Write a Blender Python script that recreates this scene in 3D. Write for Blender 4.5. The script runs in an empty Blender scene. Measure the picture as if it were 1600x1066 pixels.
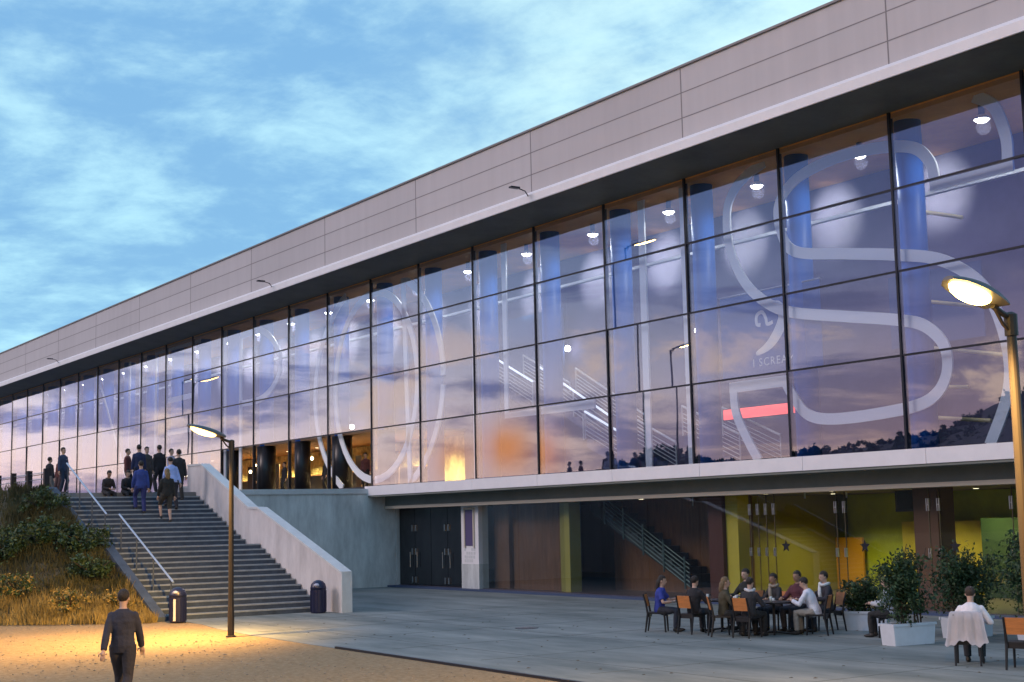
import bpy, bmesh, math, random
from mathutils import Vector, Matrix
PI = math.pi
random.seed(7)
scn = bpy.context.scene
COL = scn.collection

# ------------------------------------------------------------------ materials
MATS = {}
def mat(name, col, rough=.6, metal=0., var=0., vscale=3., bump=0., bscale=40., emit=None, estr=0., stretch=None, col2=None, spec=.5):
    if name in MATS: return MATS[name]
    m = bpy.data.materials.new(name); m.use_nodes = True; MATS[name] = m
    nt = m.node_tree; b = nt.nodes['Principled BSDF']
    b.inputs['Base Color'].default_value = (*col, 1); b.inputs['Roughness'].default_value = rough
    b.inputs['Metallic'].default_value = metal; b.inputs['Specular IOR Level'].default_value = spec
    if emit: b.inputs['Emission Color'].default_value = (*emit, 1); b.inputs['Emission Strength'].default_value = estr
    if var or bump:
        tc = nt.nodes.new('ShaderNodeTexCoord'); src = tc.outputs['Object']
        if stretch:
            mp = nt.nodes.new('ShaderNodeMapping'); mp.inputs['Scale'].default_value = stretch
            nt.links.new(src, mp.inputs['Vector']); src = mp.outputs['Vector']
    if var:
        n = nt.nodes.new('ShaderNodeTexNoise'); n.inputs['Scale'].default_value = vscale; n.inputs['Detail'].default_value = 8
        n.inputs['Roughness'].default_value = .7
        nt.links.new(src, n.inputs['Vector'])
        r = nt.nodes.new('ShaderNodeValToRGB'); c2 = col2 or tuple(min(1, c*(1+var)) for c in col)
        r.color_ramp.elements[0].position = .32; r.color_ramp.elements[1].position = .68
        r.color_ramp.elements[0].color = (*[c*(1-var) for c in col], 1); r.color_ramp.elements[1].color = (*c2, 1)
        nt.links.new(n.outputs['Fac'], r.inputs['Fac']); nt.links.new(r.outputs['Color'], b.inputs['Base Color'])
    if bump:
        n2 = nt.nodes.new('ShaderNodeTexNoise'); n2.inputs['Scale'].default_value = bscale; n2.inputs['Detail'].default_value = 6
        nt.links.new(src, n2.inputs['Vector'])
        bp = nt.nodes.new('ShaderNodeBump'); bp.inputs['Strength'].default_value = bump; bp.inputs['Distance'].default_value = .05
        nt.links.new(n2.outputs['Fac'], bp.inputs['Height']); nt.links.new(bp.outputs['Normal'], b.inputs['Normal'])
    return m

def panel_mat(name, col, px, pz, amt, rough):
    """cladding: each panel a slightly different tone, faint rain streaks below the joints"""
    m = mat(name, col, rough); nt = m.node_tree; L = nt.links.new; b = nt.nodes['Principled BSDF']
    tc = nt.nodes.new('ShaderNodeTexCoord'); sep = nt.nodes.new('ShaderNodeSeparateXYZ'); L(tc.outputs['Object'], sep.inputs[0])
    def M(op, a, c=None, d=None):
        n = nt.nodes.new('ShaderNodeMath'); n.operation = op
        for i, v in enumerate((a, c, d)):
            if v is None: continue
            if isinstance(v, (int, float)): n.inputs[i].default_value = v
            else: L(v, n.inputs[i])
        return n.outputs[0]
    fx = M('FLOOR', M('DIVIDE', M('SUBTRACT', sep.outputs[0], 1.8), px)); fz = M('FLOOR', M('DIVIDE', M('SUBTRACT', sep.outputs[2], 15.26), pz))
    cx = nt.nodes.new('ShaderNodeCombineXYZ'); L(fx, cx.inputs[0]); L(fz, cx.inputs[2])
    wn = nt.nodes.new('ShaderNodeTexWhiteNoise'); L(cx.outputs[0], wn.inputs['Vector'])
    mp = nt.nodes.new('ShaderNodeMapping'); mp.inputs['Scale'].default_value = (2.2,1,.16); L(tc.outputs['Object'], mp.inputs['Vector'])
    ns = nt.nodes.new('ShaderNodeTexNoise'); ns.inputs['Scale'].default_value = 1.0; ns.inputs['Detail'].default_value = 7; L(mp.outputs[0], ns.inputs['Vector'])
    n2 = nt.nodes.new('ShaderNodeTexNoise'); n2.inputs['Scale'].default_value = .13; n2.inputs['Detail'].default_value = 3; L(tc.outputs['Object'], n2.inputs['Vector'])
    v = M('ADD', M('MULTIPLY', wn.outputs['Value'], amt), M('ADD', M('MULTIPLY', ns.outputs['Fac'], .18), M('MULTIPLY', n2.outputs['Fac'], .22)))
    f = M('ADD', v, 1 - amt*.5 - .20)
    vm = nt.nodes.new('ShaderNodeVectorMath'); vm.operation = 'SCALE'; vm.inputs[0].default_value = col; L(f, vm.inputs['Scale']); L(vm.outputs[0], b.inputs['Base Color'])
    return m
def glass_mat(name, tint, f0, wav=0.0):
    m = bpy.data.materials.new(name); m.use_nodes = True; MATS[name] = m
    nt = m.node_tree; nt.nodes.clear(); L = nt.links.new
    out = nt.nodes.new('ShaderNodeOutputMaterial'); mix = nt.nodes.new('ShaderNodeMixShader')
    tr = nt.nodes.new('ShaderNodeBsdfTransparent'); tr.inputs[0].default_value = (*tint, 1)
    gl = nt.nodes.new('ShaderNodeBsdfGlossy'); gl.inputs['Roughness'].default_value = 0.0
    gl.inputs['Color'].default_value = (.84, .85, 1, 1)
    g = nt.nodes.new('ShaderNodeNewGeometry')
    d = nt.nodes.new('ShaderNodeVectorMath'); d.operation = 'DOT_PRODUCT'
    L(g.outputs['Normal'], d.inputs[0]); L(g.outputs['Incoming'], d.inputs[1])
    def M(op, a, b=None):
        n = nt.nodes.new('ShaderNodeMath'); n.operation = op
        for i, v in enumerate((a, b)):
            if v is None: continue
            if isinstance(v, (int, float)): n.inputs[i].default_value = v
            else: L(v, n.inputs[i])
        return n.outputs[0]
    c = M('ABSOLUTE', d.outputs['Value']); k = M('POWER', M('SUBTRACT', 1.0, c), 3.2)
    f = M('ADD', M('MULTIPLY', k, 1-f0), f0)
    if wav:
        tc = nt.nodes.new('ShaderNodeTexCoord'); n = nt.nodes.new('ShaderNodeTexNoise'); n.inputs['Scale'].default_value = .55; n.inputs['Detail'].default_value = 1
        L(tc.outputs['Object'], n.inputs['Vector'])
        bp = nt.nodes.new('ShaderNodeBump'); bp.inputs['Strength'].default_value = wav; bp.inputs['Distance'].default_value = .02
        L(n.outputs['Fac'], bp.inputs['Height']); L(bp.outputs['Normal'], gl.inputs['Normal'])
    L(f, mix.inputs[0]); L(tr.outputs[0], mix.inputs[1]); L(gl.outputs[0], mix.inputs[2]); L(mix.outputs[0], out.inputs[0])
    return m

# ------------------------------------------------------------------ mesh helpers
def new_obj(name, bm, m, parent=None, smooth=False, loc=None):
    me = bpy.data.meshes.new(name); bm.normal_update(); bm.to_mesh(me); bm.free()
    for mm in (m if isinstance(m, (list, tuple)) else [m]): me.materials.append(mm)
    if smooth: me.polygons.foreach_set('use_smooth', [True]*len(me.polygons))
    o = bpy.data.objects.new(name, me); COL.objects.link(o)
    if parent: o.parent = parent
    if loc: o.location = loc
    return o
def thing(name, label, cat, loc=(0,0,0), rz=0., group=None):
    o = bpy.data.objects.new(name, None); COL.objects.link(o); o.empty_display_size = .2
    o.location = loc; o.rotation_euler = (0,0,rz); o['label'] = label; o['category'] = cat
    if group: o['group'] = group
    return o
def tag(o, label, cat, group=None):
    o['label'] = label; o['category'] = cat
    if group: o['group'] = group
    return o
def struct(o): o['kind'] = 'structure'; return o
def stuff(o): o['kind'] = 'stuff'; return o
def box(bm, x0, x1, y0, y1, z0, z1, mi=0):
    vs = [bm.verts.new((x,y,z)) for z in (z0,z1) for y in (y0,y1) for x in (x0,x1)]
    for f in ((0,2,3,1),(4,5,7,6),(0,1,5,4),(2,6,7,3),(0,4,6,2),(1,3,7,5)):
        fc = bm.faces.new([vs[i] for i in f]); fc.material_index = mi
def bx(name, m, parent, x0, x1, y0, y1, z0, z1):
    bm = bmesh.new(); box(bm, x0,x1,y0,y1,z0,z1); return new_obj(name, bm, m, parent)
def prism(bm, pts, axis, a, b, mi=0):
    """pts: 2D outline; axis 'y': (x,z) swept from y=a to y=b; 'x': (y,z); 'z': (x,y)"""
    def P(u, v, w): return {'y': (u,w,v), 'x': (w,u,v), 'z': (u,v,w)}[axis]
    A = [bm.verts.new(P(u,v,a)) for u,v in pts]; B = [bm.verts.new(P(u,v,b)) for u,v in pts]
    n = len(pts); fs = [bm.faces.new(A), bm.faces.new(B[::-1])]
    for i in range(n): fs.append(bm.faces.new([A[i], B[i], B[(i+1)%n], A[(i+1)%n]]))
    for f in fs: f.material_index = mi
    bmesh.ops.recalc_face_normals(bm, faces=fs)
def tube(bm, pts, rad, seg=8, cap=True, mi=0, flat=None):
    """tapered tube along pts; rad number or list; flat: (vector, factor) squashes sections along vector"""
    pts = [Vector(p) for p in pts]; n = len(pts)
    rs = rad if isinstance(rad, (list, tuple)) else [rad]*n
    rings = []; prev = None
    for i, p in enumerate(pts):
        t = (pts[min(i+1,n-1)] - pts[max(i-1,0)]).normalized()
        if prev is None:
            a = Vector((0,0,1)) if abs(t.z) < .9 else Vector((1,0,0)); u = t.cross(a).normalized()
        else: u = (prev - t*prev.dot(t)).normalized()
        prev = u; v = t.cross(u); ring = []
        for k in range(seg):
            an = 2*PI*k/seg; off = (u*math.cos(an) + v*math.sin(an))*rs[i]
            if flat: fv = Vector(flat[0]); off -= fv*off.dot(fv)*(1-flat[1])
            ring.append(bm.verts.new(p+off))
        rings.append(ring)
    for i in range(n-1):
        for k in range(seg):
            f = bm.faces.new([rings[i][k], rings[i][(k+1)%seg], rings[i+1][(k+1)%seg], rings[i+1][k]]); f.material_index = mi
    if cap:
        bm.faces.new(rings[0][::-1]).material_index = mi; bm.faces.new(rings[-1]).material_index = mi
def ellipsoid(bm, c, r, rot=None, seg=12, rings=8, mi=0):
    M = Matrix.Translation(Vector(c)) @ (rot.to_4x4() if rot else Matrix()) @ Matrix.Diagonal((*r,1))
    g = bmesh.ops.create_uvsphere(bm, u_segments=seg, v_segments=rings, radius=1, matrix=M)
    for f in {f for v in g['verts'] for f in v.link_faces}: f.material_index = mi
def lathe(bm, prof, seg=20, c=(0,0), mi=0):
    rings = []
    for r,z in prof: rings.append([bm.verts.new((c[0]+r*math.cos(2*PI*k/seg), c[1]+r*math.sin(2*PI*k/seg), z)) for k in range(seg)])
    for i in range(len(prof)-1):
        for k in range(seg):
            bm.faces.new([rings[i][k], rings[i][(k+1)%seg], rings[i+1][(k+1)%seg], rings[i+1][k]]).material_index = mi
    bm.faces.new(rings[0][::-1]).material_index = mi; bm.faces.new(rings[-1]).material_index = mi
def leaves(bm, c, r, n, size, rnd, fill=.5, jit=.5):
    """leaf quads through an uneven ellipsoid volume: sub-clumps of leaves leave gaps between them"""
    c = Vector(c); clumps = []
    for _ in range(max(5, n//45)):
        d = Vector((rnd.gauss(0,1), rnd.gauss(0,1), rnd.gauss(0,1))).normalized(); k = rnd.uniform(fill, 1)
        clumps.append((c + Vector((d.x*r[0]*k, d.y*r[1]*k, d.z*r[2]*k)), rnd.uniform(.2,.42)*min(r)))
    for i in range(n):
        cc, cr = rnd.choice(clumps)
        p = cc + Vector((rnd.gauss(0,.6), rnd.gauss(0,.6), rnd.gauss(0,.6)))*cr
        a = Vector((rnd.gauss(0,1), rnd.gauss(0,1), rnd.gauss(0,1)+jit)).normalized()
        b = a.orthogonal().normalized(); b = Matrix.Rotation(rnd.uniform(0,6.28),3,a) @ b; d = a.cross(b)
        s = size*rnd.uniform(.6,1.3)
        vs = [bm.verts.new(p+b*s), bm.verts.new(p+d*s*.45+a*s*.12), bm.verts.new(p-b*s), bm.verts.new(p-d*s*.45+a*s*.12)]
        bm.faces.new(vs).material_index = rnd.choice((0,0,1))
def copy_tree(o, parent=None):
    c = o.copy(); COL.objects.link(c)
    if parent: c.parent = parent
    for ch in list(o.children): copy_tree(ch, c)
    return c
# ------------------------------------------------------------------ camera
cam_d = bpy.data.cameras.new('camera'); cam = bpy.data.objects.new('camera', cam_d); COL.objects.link(cam)
cam_d.sensor_width = 36; cam_d.lens = 50; cam_d.clip_end = 5000; cam_d.clip_start = .1
CAM = Vector((26.635, -31.0, 2.7))
right, down, fwd = Vector((.5557,.8310,-.0214)), Vector((-.1167,.0525,-.9918)), Vector((-.8231,.5537,.1261))
fwd.normalize(); right = (right - fwd*right.dot(fwd)).normalized(); up = right.cross(fwd)
if up.dot(down) > 0: up = -up
cam.matrix_world = Matrix(((right.x,up.x,-fwd.x,CAM.x),(right.y,up.y,-fwd.y,CAM.y),(right.z,up.z,-fwd.z,CAM.z),(0,0,0,1)))
scn.camera = cam
scn.view_settings.view_transform = 'Standard'; scn.view_settings.look = 'None'
scn.view_settings.exposure = 0.0; scn.view_settings.gamma = 1
scn.cycles.use_denoising = True; scn.cycles.max_bounces = 10; scn.cycles.transparent_max_bounces = 24
scn.cycles.glossy_bounces = 4; scn.cycles.diffuse_bounces = 3; scn.cycles.sample_clamp_indirect = 6
scn.cycles.caustics_reflective = False; scn.cycles.caustics_refractive = False

# ------------------------------------------------------------------ world: dusk sky, blue to the north, sunset to the south-west
w = bpy.data.worlds.new('World'); scn.world = w; w.use_nodes = True
nt = w.node_tree; nt.nodes.clear(); L = nt.links.new
class V:                                     # tiny expression builder over value sockets
    def __init__(s, o): s.o = o
    def _m(s, op, b=None):
        n = nt.nodes.new('ShaderNodeMath'); n.operation = op
        for i, v in enumerate((s, b)):
            if v is None: continue
            if isinstance(v, V): L(v.o, n.inputs[i])
            else: n.inputs[i].default_value = v
        return V(n.outputs[0])
    def __add__(s, b): return s._m('ADD', b)
    def __sub__(s, b): return s._m('SUBTRACT', b)
    def __mul__(s, b): return s._m('MULTIPLY', b)
    def __truediv__(s, b): return s._m('DIVIDE', b)
    def max(s, b): return s._m('MAXIMUM', b)
    def exp(s): return s._m('EXPONENT')
    def step(s, a, b):
        n = nt.nodes.new('ShaderNodeMapRange'); n.interpolation_type = 'SMOOTHSTEP'; L(s.o, n.inputs[0])
        n.inputs[1].default_value = a; n.inputs[2].default_value = b; return V(n.outputs[0])
def ramp(f, stops):
    n = nt.nodes.new('ShaderNodeValToRGB'); L(f.o, n.inputs[0]); e = n.color_ramp.elements
    while len(e) < len(stops): e.new(.5)
    for k, (p, c) in zip(e, stops): k.position = p; k.color = (*c, 1)
    return n.outputs[0]
def mixc(f, a, b, mode='MIX'):
    n = nt.nodes.new('ShaderNodeMix'); n.data_type = 'RGBA'; n.blend_type = mode; n.clamp_factor = True
    if isinstance(f, V): L(f.o, n.inputs[0])
    else: n.inputs[0].default_value = f
    for s, v in ((n.inputs[6], a), (n.inputs[7], b)):
        if isinstance(v, tuple): s.default_value = (*v, 1)
        else: L(v, s)
    return n.outputs[2]
def comb(a, b, c):
    n = nt.nodes.new('ShaderNodeCombineXYZ')
    for i, v in enumerate((a, b, c)):
        if isinstance(v, V): L(v.o, n.inputs[i])
        else: n.inputs[i].default_value = v
    return n.outputs[0]
def noise(vec, scale, detail=7, rough=.6, dist=0.):
    n = nt.nodes.new('ShaderNodeTexNoise'); L(vec, n.inputs['Vector']); n.inputs['Scale'].default_value = scale
    n.inputs['Detail'].default_value = detail; n.inputs['Roughness'].default_value = rough; n.inputs['Distortion'].default_value = dist
    return V(n.outputs['Fac'])
def dotdir(v):
    n = nt.nodes.new('ShaderNodeVectorMath'); n.operation = 'DOT_PRODUCT'; L(tc.outputs['Generated'], n.inputs[0])
    n.inputs[1].default_value = Vector(v).normalized(); return V(n.outputs['Value'])
tc = nt.nodes.new('ShaderNodeTexCoord'); sp = nt.nodes.new('ShaderNodeSeparateXYZ'); L(tc.outputs['Generated'], sp.inputs[0])
x, y, z = (V(sp.outputs[i]) for i in range(3))
zc = z.max(0.0)
den = zc + .16
plane = comb(x/den, y/den, 0.0)
streak = comb((x/den)*.55 + (y/den)*.5, (y/den)*1.5 - (x/den)*.5, 3.1)
n1 = noise(streak, 2.5, 9, .58, .45); n2 = noise(plane, 2.1, 10, .62, .25); n3 = noise(plane, 6.5, 8, .62, .2)
# north: blue dusk
cl = (n1*.12 + n2*.58 + n3*.30)
bright = dotdir((-.62,.72,.30)).step(.93, 1.0)            # the pale opening over the roof
cl2 = (cl + bright*.07 - zc*.05).step(.42, .63)
dark_blue = ramp(zc, [(0,(.27,.60,.88)), (.16,(.205,.45,.73)), (.35,(.19,.42,.71)), (1,(.14,.36,.70))])
pale = ramp(zc, [(0,(.44,.83,1.0)), (.2,(.43,.76,.92)), (.4,(.50,.79,.92)), (1,(.36,.66,.88))])
north = mixc(cl2, dark_blue, pale)
north = mixc(bright*(n1*1.3 + n2*1.2 - .98).max(0.0)*1.7, north, (.66,.93,.93))
# south-west: sunset
west = ramp(zc, [(0,(1.1,.55,.36)), (.05,(.95,.56,.48)), (.085,(.58,.37,.48)), (.115,(.30,.22,.46)), (.16,(.09,.11,.40)), (.24,(.03,.07,.32)), (.33,(.34,.33,.55)), (.55,(.95,.74,.86)), (1,(.30,.52,.85))])
az = dotdir((-1,-.12,0)).step(.55, .99)                    # towards the glow along the facade
west = mixc(az, west, ramp(zc, [(0,(1.6,1.05,.85)), (.05,(1.6,1.2,1.0)), (.10,(1.15,1.08,1.12)), (.16,(.54,.68,.92)), (.24,(.26,.42,.70)), (.55,(.85,.74,.9)), (1,(.30,.52,.85))]))
band = noise(comb(x*3.0, y*3.0, z*17.0), 1.5, 9, .6, .5)
west = mixc(band.step(.47,.60)*.75*(zc.step(.30,.16)), west, (.085,.13,.40))
puff = noise(comb(x*5.0+1.7, y*5.0, z*12.0), 1.7, 9, .6, .3)
west = mixc(puff.step(.56,.66)*(zc.step(.03,.06) - zc.step(.10,.17))*.85, west, (1.5,1.1,.82))
gl1 = ((dotdir((-.823,-.567,.050)) - 1.0)*7000.0).exp()
gl2 = ((dotdir((-.845,-.53,.046)) - 1.0)*8000.0).exp()
west = mixc(gl1 + gl2*.6, west, (1.7,.60,.16))
north = mixc(1.0, north, (1.08,1.09,1.09), 'MULTIPLY')
fw = (V(sp.outputs[1])*-1.0).step(-.10, .22)*(x*-1.0).step(-.55, .05)
sky = mixc(fw, north, west)
nish = nt.nodes.new('ShaderNodeTexSky'); nish.sky_type = 'NISHITA'; nish.sun_disc = False
nish.sun_elevation = math.radians(3); nish.sun_rotation = math.radians(200); nish.altitude = 200
sky = mixc(.03, sky, nish.outputs[0], 'ADD')
sky = mixc(z.step(-.015, .0), (.04,.045,.05), sky)
bg = nt.nodes.new('ShaderNodeBackground'); L(sky, bg.inputs[0]); bg.inputs[1].default_value = 1.0
wo = nt.nodes.new('ShaderNodeOutputWorld'); L(bg.outputs[0], wo.inputs[0])
w.cycles.sampling_method = 'MANUAL'; w.cycles.sample_map_resolution = 1024
# the afterglow from the south-west as one very soft sun
sd = bpy.data.lights.new('sun', 'SUN'); sd.energy = 1.1; sd.angle = math.radians(20); sd.color = (1,.82,.78)
so = bpy.data.objects.new('sun', sd); COL.objects.link(so)
so.rotation_euler = (-Vector((-.30,-.80,.50))).to_track_quat('-Z','Y').to_euler(); so.location = (0,-40,40)

# ------------------------------------------------------------------ colours
M_fascia = panel_mat('pale_cladding', (.54,.51,.52), 8.42, .82, .09, .55)
M_joint = mat('panel_joint', (.24,.22,.23), .7)
M_white = mat('white_trim', (.88,.85,.86), .45, var=.05, vscale=1.2)
M_soffit = mat('dark_green_soffit', (.080,.095,.080), .6, var=.25, vscale=.8)
M_dark = mat('dark_metal', (.018,.02,.03), .4, .3)
M_render = mat('grey_render', (.66,.68,.67), .85, var=.26, stretch=(1.6,1.6,.5), vscale=.9, bump=.1, bscale=30)
M_balus = mat('pale_pink_render', (.64,.62,.62), .85, var=.18, stretch=(1.5,1.5,.5), vscale=1.1, bump=.12, bscale=35)
M_cap = mat('pale_coping', (.66,.68,.68), .6, var=.1, vscale=2)
M_beam = mat('grey_green_beam', (.20,.22,.20), .6, var=.12, vscale=.8)
M_cream = mat('cream_trim', (.62,.55,.45), .5)
M_blue = mat('blue_column_paint', (.02,.17,.68), .45)
M_ceil = mat('brown_ceiling', (.86,.42,.13), .6, var=.15, vscale=1.)
M_bulk = mat('grey_interior_wall', (.40,.40,.38), .7, var=.1)
M_back = mat('mauve_interior_wall', (.078,.070,.145), .8, var=.5, vscale=.22)
M_floor_in = mat('interior_floor', (.10,.08,.09), .35)
M_glass = glass_mat('coated_glass', (.91,.95,1.0), .165, wav=.07)
M_glass_low = glass_mat('shop_glass', (.92,.95,.93), .022)
M_steel = mat('brushed_steel', (.55,.56,.58), .3, 1.)
M_yellow = mat('yellow_paint', (.62,.50,.06), .6, var=.12, vscale=.7)
M_olive = mat('olive_paint', (.30,.26,.05), .6)
M_green = mat('lime_paint', (.40,.55,.05), .6)
M_orange = mat('orange_paint', (.72,.34,.04), .6)
M_red = mat('oxblood_paint', (.22,.05,.04), .5)
M_wood = mat('brown_wood_panel', (.17,.08,.04), .5, var=.35, vscale=2., stretch=(6,6,.6))
M_wood2 = mat('orange_chair_wood', (.52,.20,.06), .45, var=.2, vscale=5., stretch=(1,1,6))
M_black = mat('black_lacquer', (.012,.012,.014), .4)
M_step = mat('stair_concrete', (.055,.08,.12), .8, var=.3, vscale=2.5, bump=.15, bscale=25)
M_lit_edge = mat('lit_tread_edge', (.27,.32,.37), .8, var=.2, vscale=4)  # light catching the tread edges, put into a paler colour
M_purple = mat('violet_glazing', (.12,.09,.20), .15)
M_paper = mat('white_paper', (.7,.7,.7), .8)
M_lamp_w = mat('white_lamp_glow', (.9,.9,.85), .5, emit=(1,.97,.86), estr=26)
M_letter = mat('white_letter_band', (.93,.95,.96), .5)
M_rail_glow = mat('added_glow_rail', (.85,.87,.9), .4, emit=(.85,.9,1), estr=1.1)  # rail brightness put in as emission, not a real light source
M_tubed = mat('unlit_white_rail', (.62,.65,.7), .4)
M_redneon = mat('red_light_band', (.8,.1,.08), .5, emit=(1,.12,.10), estr=1.6)
M_banner = mat('navy_banner_cloth', (.02,.10,.36), .8, var=.15, vscale=.8)
M_ink = mat('pale_banner_print', (.93,.95,.96), .8)
M_scaff = mat('pale_yellow_steel', (.80,.66,.36), .5)

# ------------------------------------------------------------------ ground
M_gravel = mat('tan_gravel', (.37,.26,.115), .95, var=.34, vscale=9., bump=.9, bscale=55, col2=(.44,.34,.21))
M_plaza = mat('blue_grey_paving', (.135,.18,.178), .72, var=.36, vscale=.5, bump=.12, bscale=18, col2=(.285,.315,.305), stretch=(.35,1.3,1))
def grid_ground():
    bm = bmesh.new(); R = 900
    xs = [-R,-300,-120,-60]+[i*1.0 for i in range(-40,41)]+[60,120,300,R]; ys = [-R,-300,-120,-70]+[-50+i*1.0 for i in range(0,40)]+[0,60,120,300,R]
    g = [[bm.verts.new((a,b, .03*math.sin(a*.9+b*.5)*math.sin(b*.7) - .03 if -45<b<-17.5 and a<38 else -.012)) for a in xs] for b in ys]
    for j in range(len(ys)-1):
        for i in range(len(xs)-1): bm.faces.new([g[j][i], g[j][i+1], g[j+1][i+1], g[j+1][i]])
    return struct(new_obj('ground', bm, M_gravel, smooth=True))
grid_ground()
bm = bmesh.new()
prism(bm, [(-15.2,-15.4),(-12.5,-15.5),(-10.4,-15.9),(-7.3,-16.2),(-2.4,-16.38),(40,-17.6),(40,.6),(-29.2,.6),(-29.2,-10.2),(-15.2,-10.2)], 'z', -.10, 0.0)
struct(new_obj('plaza', bm, M_plaza))
bm = bmesh.new(); prism(bm, [(-2.4,-16.40),(40,-17.62),(40,-17.54),(-2.4,-16.33)], 'z', -.1, .035)
struct(new_obj('kerb', bm, M_dark))
bm = bmesh.new(); box(bm, -29.2,13.3,-.55,.0, -.05,.07); struct(new_obj('doorstep', bm, mat('dark_blue_stone', (.05,.08,.16), .6)))
# paving joints: thin saw cuts as dark sheets 4 mm up
rnd = random.Random(3)
bm = bmesh.new()
for k in range(14):
    xx = -12 + k*3.6
    box(bm, xx, xx+.012, -15.6, -.6, -.01, .004)
for yy in (-3.6,-7.2,-10.8,-14.4): box(bm, -13.5, 38, yy, yy+.012, -.01, .0042)
struct(new_obj('paving_joint', bm, mat('paving_joint', (.10,.125,.13), .9)))
DC = thing('drain_cover', 'small dark round drain cover set in the grey paving before the brown panels', 'drain cover', (-3.9,-10.2,.004))
bm = bmesh.new(); lathe(bm, [(.30,-.01),(.30,.004),(.27,.006)], 24); new_obj('rim', bm, M_dark, DC)
bm = bmesh.new()
for k in range(-5,6): box(bm, -.26*math.sqrt(1-(k/6)**2), .26*math.sqrt(1-(k/6)**2), k*.045-.012, k*.045+.012, .004, .010)
new_obj('grate', bm, M_steel, DC)
# leaves blown over the paving
bm = bmesh.new()
for i in range(260):
    a, b = rnd.uniform(-12,16), rnd.uniform(-16,-1) if i % 3 else rnd.uniform(-2.2,-.7)
    an, s = rnd.uniform(0,6.28), rnd.uniform(.025,.055); d_, e_ = Vector((math.cos(an),math.sin(an),0)), Vector((-math.sin(an),math.cos(an),0)); c_ = Vector((a,b,.006))
    bm.faces.new([bm.verts.new(c_+d_*s), bm.verts.new(c_+e_*s*.5+Vector((0,0,.012))), bm.verts.new(c_-d_*s), bm.verts.new(c_-e_*s*.5+Vector((0,0,.006)))])
stuff(new_obj('fallen_leaves', bm, mat('brown_leaf', (.10,.07,.03), .8, var=.6, vscale=2)))
# loose stones on the gravel: nobody could count them
bm = bmesh.new()
for i in range(3400):
    a, b = rnd.uniform(-16,24), rnd.uniform(-29,-16.8)
    if b > -16.4 - .028*(a+2.4) - (.25 if rnd.random() < .75 or a < -2 else -rnd.uniform(0,1.2)**2): continue
    s = rnd.uniform(.008,.022)*(1.6 if rnd.random()<.05 else 1)
    bmesh.ops.create_icosphere(bm, subdivisions=1, radius=s, matrix=Matrix.Translation((a,b,.0))@Matrix.Rotation(rnd.uniform(0,6),4,'Z')@Matrix.Diagonal((1.4,1,.6,1)))
stuff(new_obj('loose_stones', bm, mat('grey_stone', (.30,.26,.20), .9, var=.5, vscale=8)))
# ------------------------------------------------------------------ cinema building
BAY = 4.45; ROWS = [4.45, 7.07, 9.44, 11.79, 14.0]
B = thing('cinema_building', 'long cinema building with a blue tinted glass front and pale panelled fascia', 'building')
XL, XR = -125.0, 13.35
# fascia: cladding panels between joints, parted in three courses
jx = [1.8-8.42*k for k in range(-2, 17)]
bm = bmesh.new(); box(bm, XL, XR, -1.96, 12, 14.5, 16.9); new_obj('fascia', bm, M_fascia, B)
bm = bmesh.new()
for xx in jx: box(bm, xx-.022, xx+.022, -1.965, -1.9, 14.5, 16.88)
for zz in (15.26, 16.08): box(bm, XL, XR, -1.964, -1.9, zz-.016, zz+.016)
new_obj('panel_joint', bm, M_joint, B)
bx('roof_flashing', mat('grey_flashing', (.22,.21,.22), .5, .4), B, XL, XR, -2.02, 12.1, 16.9, 16.97)
bm = bmesh.new(); prism(bm, [(-2.22,14.16),(-2.22,14.44),(-1.97,14.62),(-1.0,14.62),(-1.0,14.16)], 'x', XL, XR); new_obj('eave_trim', bm, M_white, B)
bm = bmesh.new(); prism(bm, [(-2.16,14.14),(-2.16,14.16),(0.0,14.16),(.0,14.02),(-.5,14.04)], 'x', XL, XR); new_obj('soffit', bm, M_soffit, B)
bx('rear_wall', M_fascia, B, XL, XR, 14.5, 15, 0, 16.9)
bx('end_wall', M_fascia, B, XR-.3, XR-.002, .3, 14.49, 0, 14.1)
bx('end_wall', M_fascia, B, XL+.002, XL+.3, .3, 14.49, 0, 14.1)
# interior of the upper hall
bx('hall_floor', M_floor_in, B, XL+.3, XR-.3, .1, 14.4, 4.12, 4.40)
bx('hall_ceiling', M_ceil, B, XL+.3, XR-.3, .05, 14.4, 13.86, 14.45)
bx('hall_back_wall', M_back, B, XL+.3, XR-.3, 4.6, 4.8, 7.13, 13.85)
bx('hall_back_wall', M_back, B, -30.5, XR-.3, 4.6, 4.8, 4.41, 7.129)
bx('hall_back_wall', M_back, B, XL+.3, -72, 4.6, 4.8, 4.41, 7.129)
bx('crossbeam', M_tubed, B, XL+.3, XR-.3, 2.28, 2.46, 12.02, 12.12)
for k in range(-2, 28):
    bm = bmesh.new(); c = (-BAY*k+.02, .75)
    lathe(bm, [(.38,4.41),(.38,13.86)], 20, c); new_obj('column', bm, M_blue, B, smooth=True)
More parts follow.
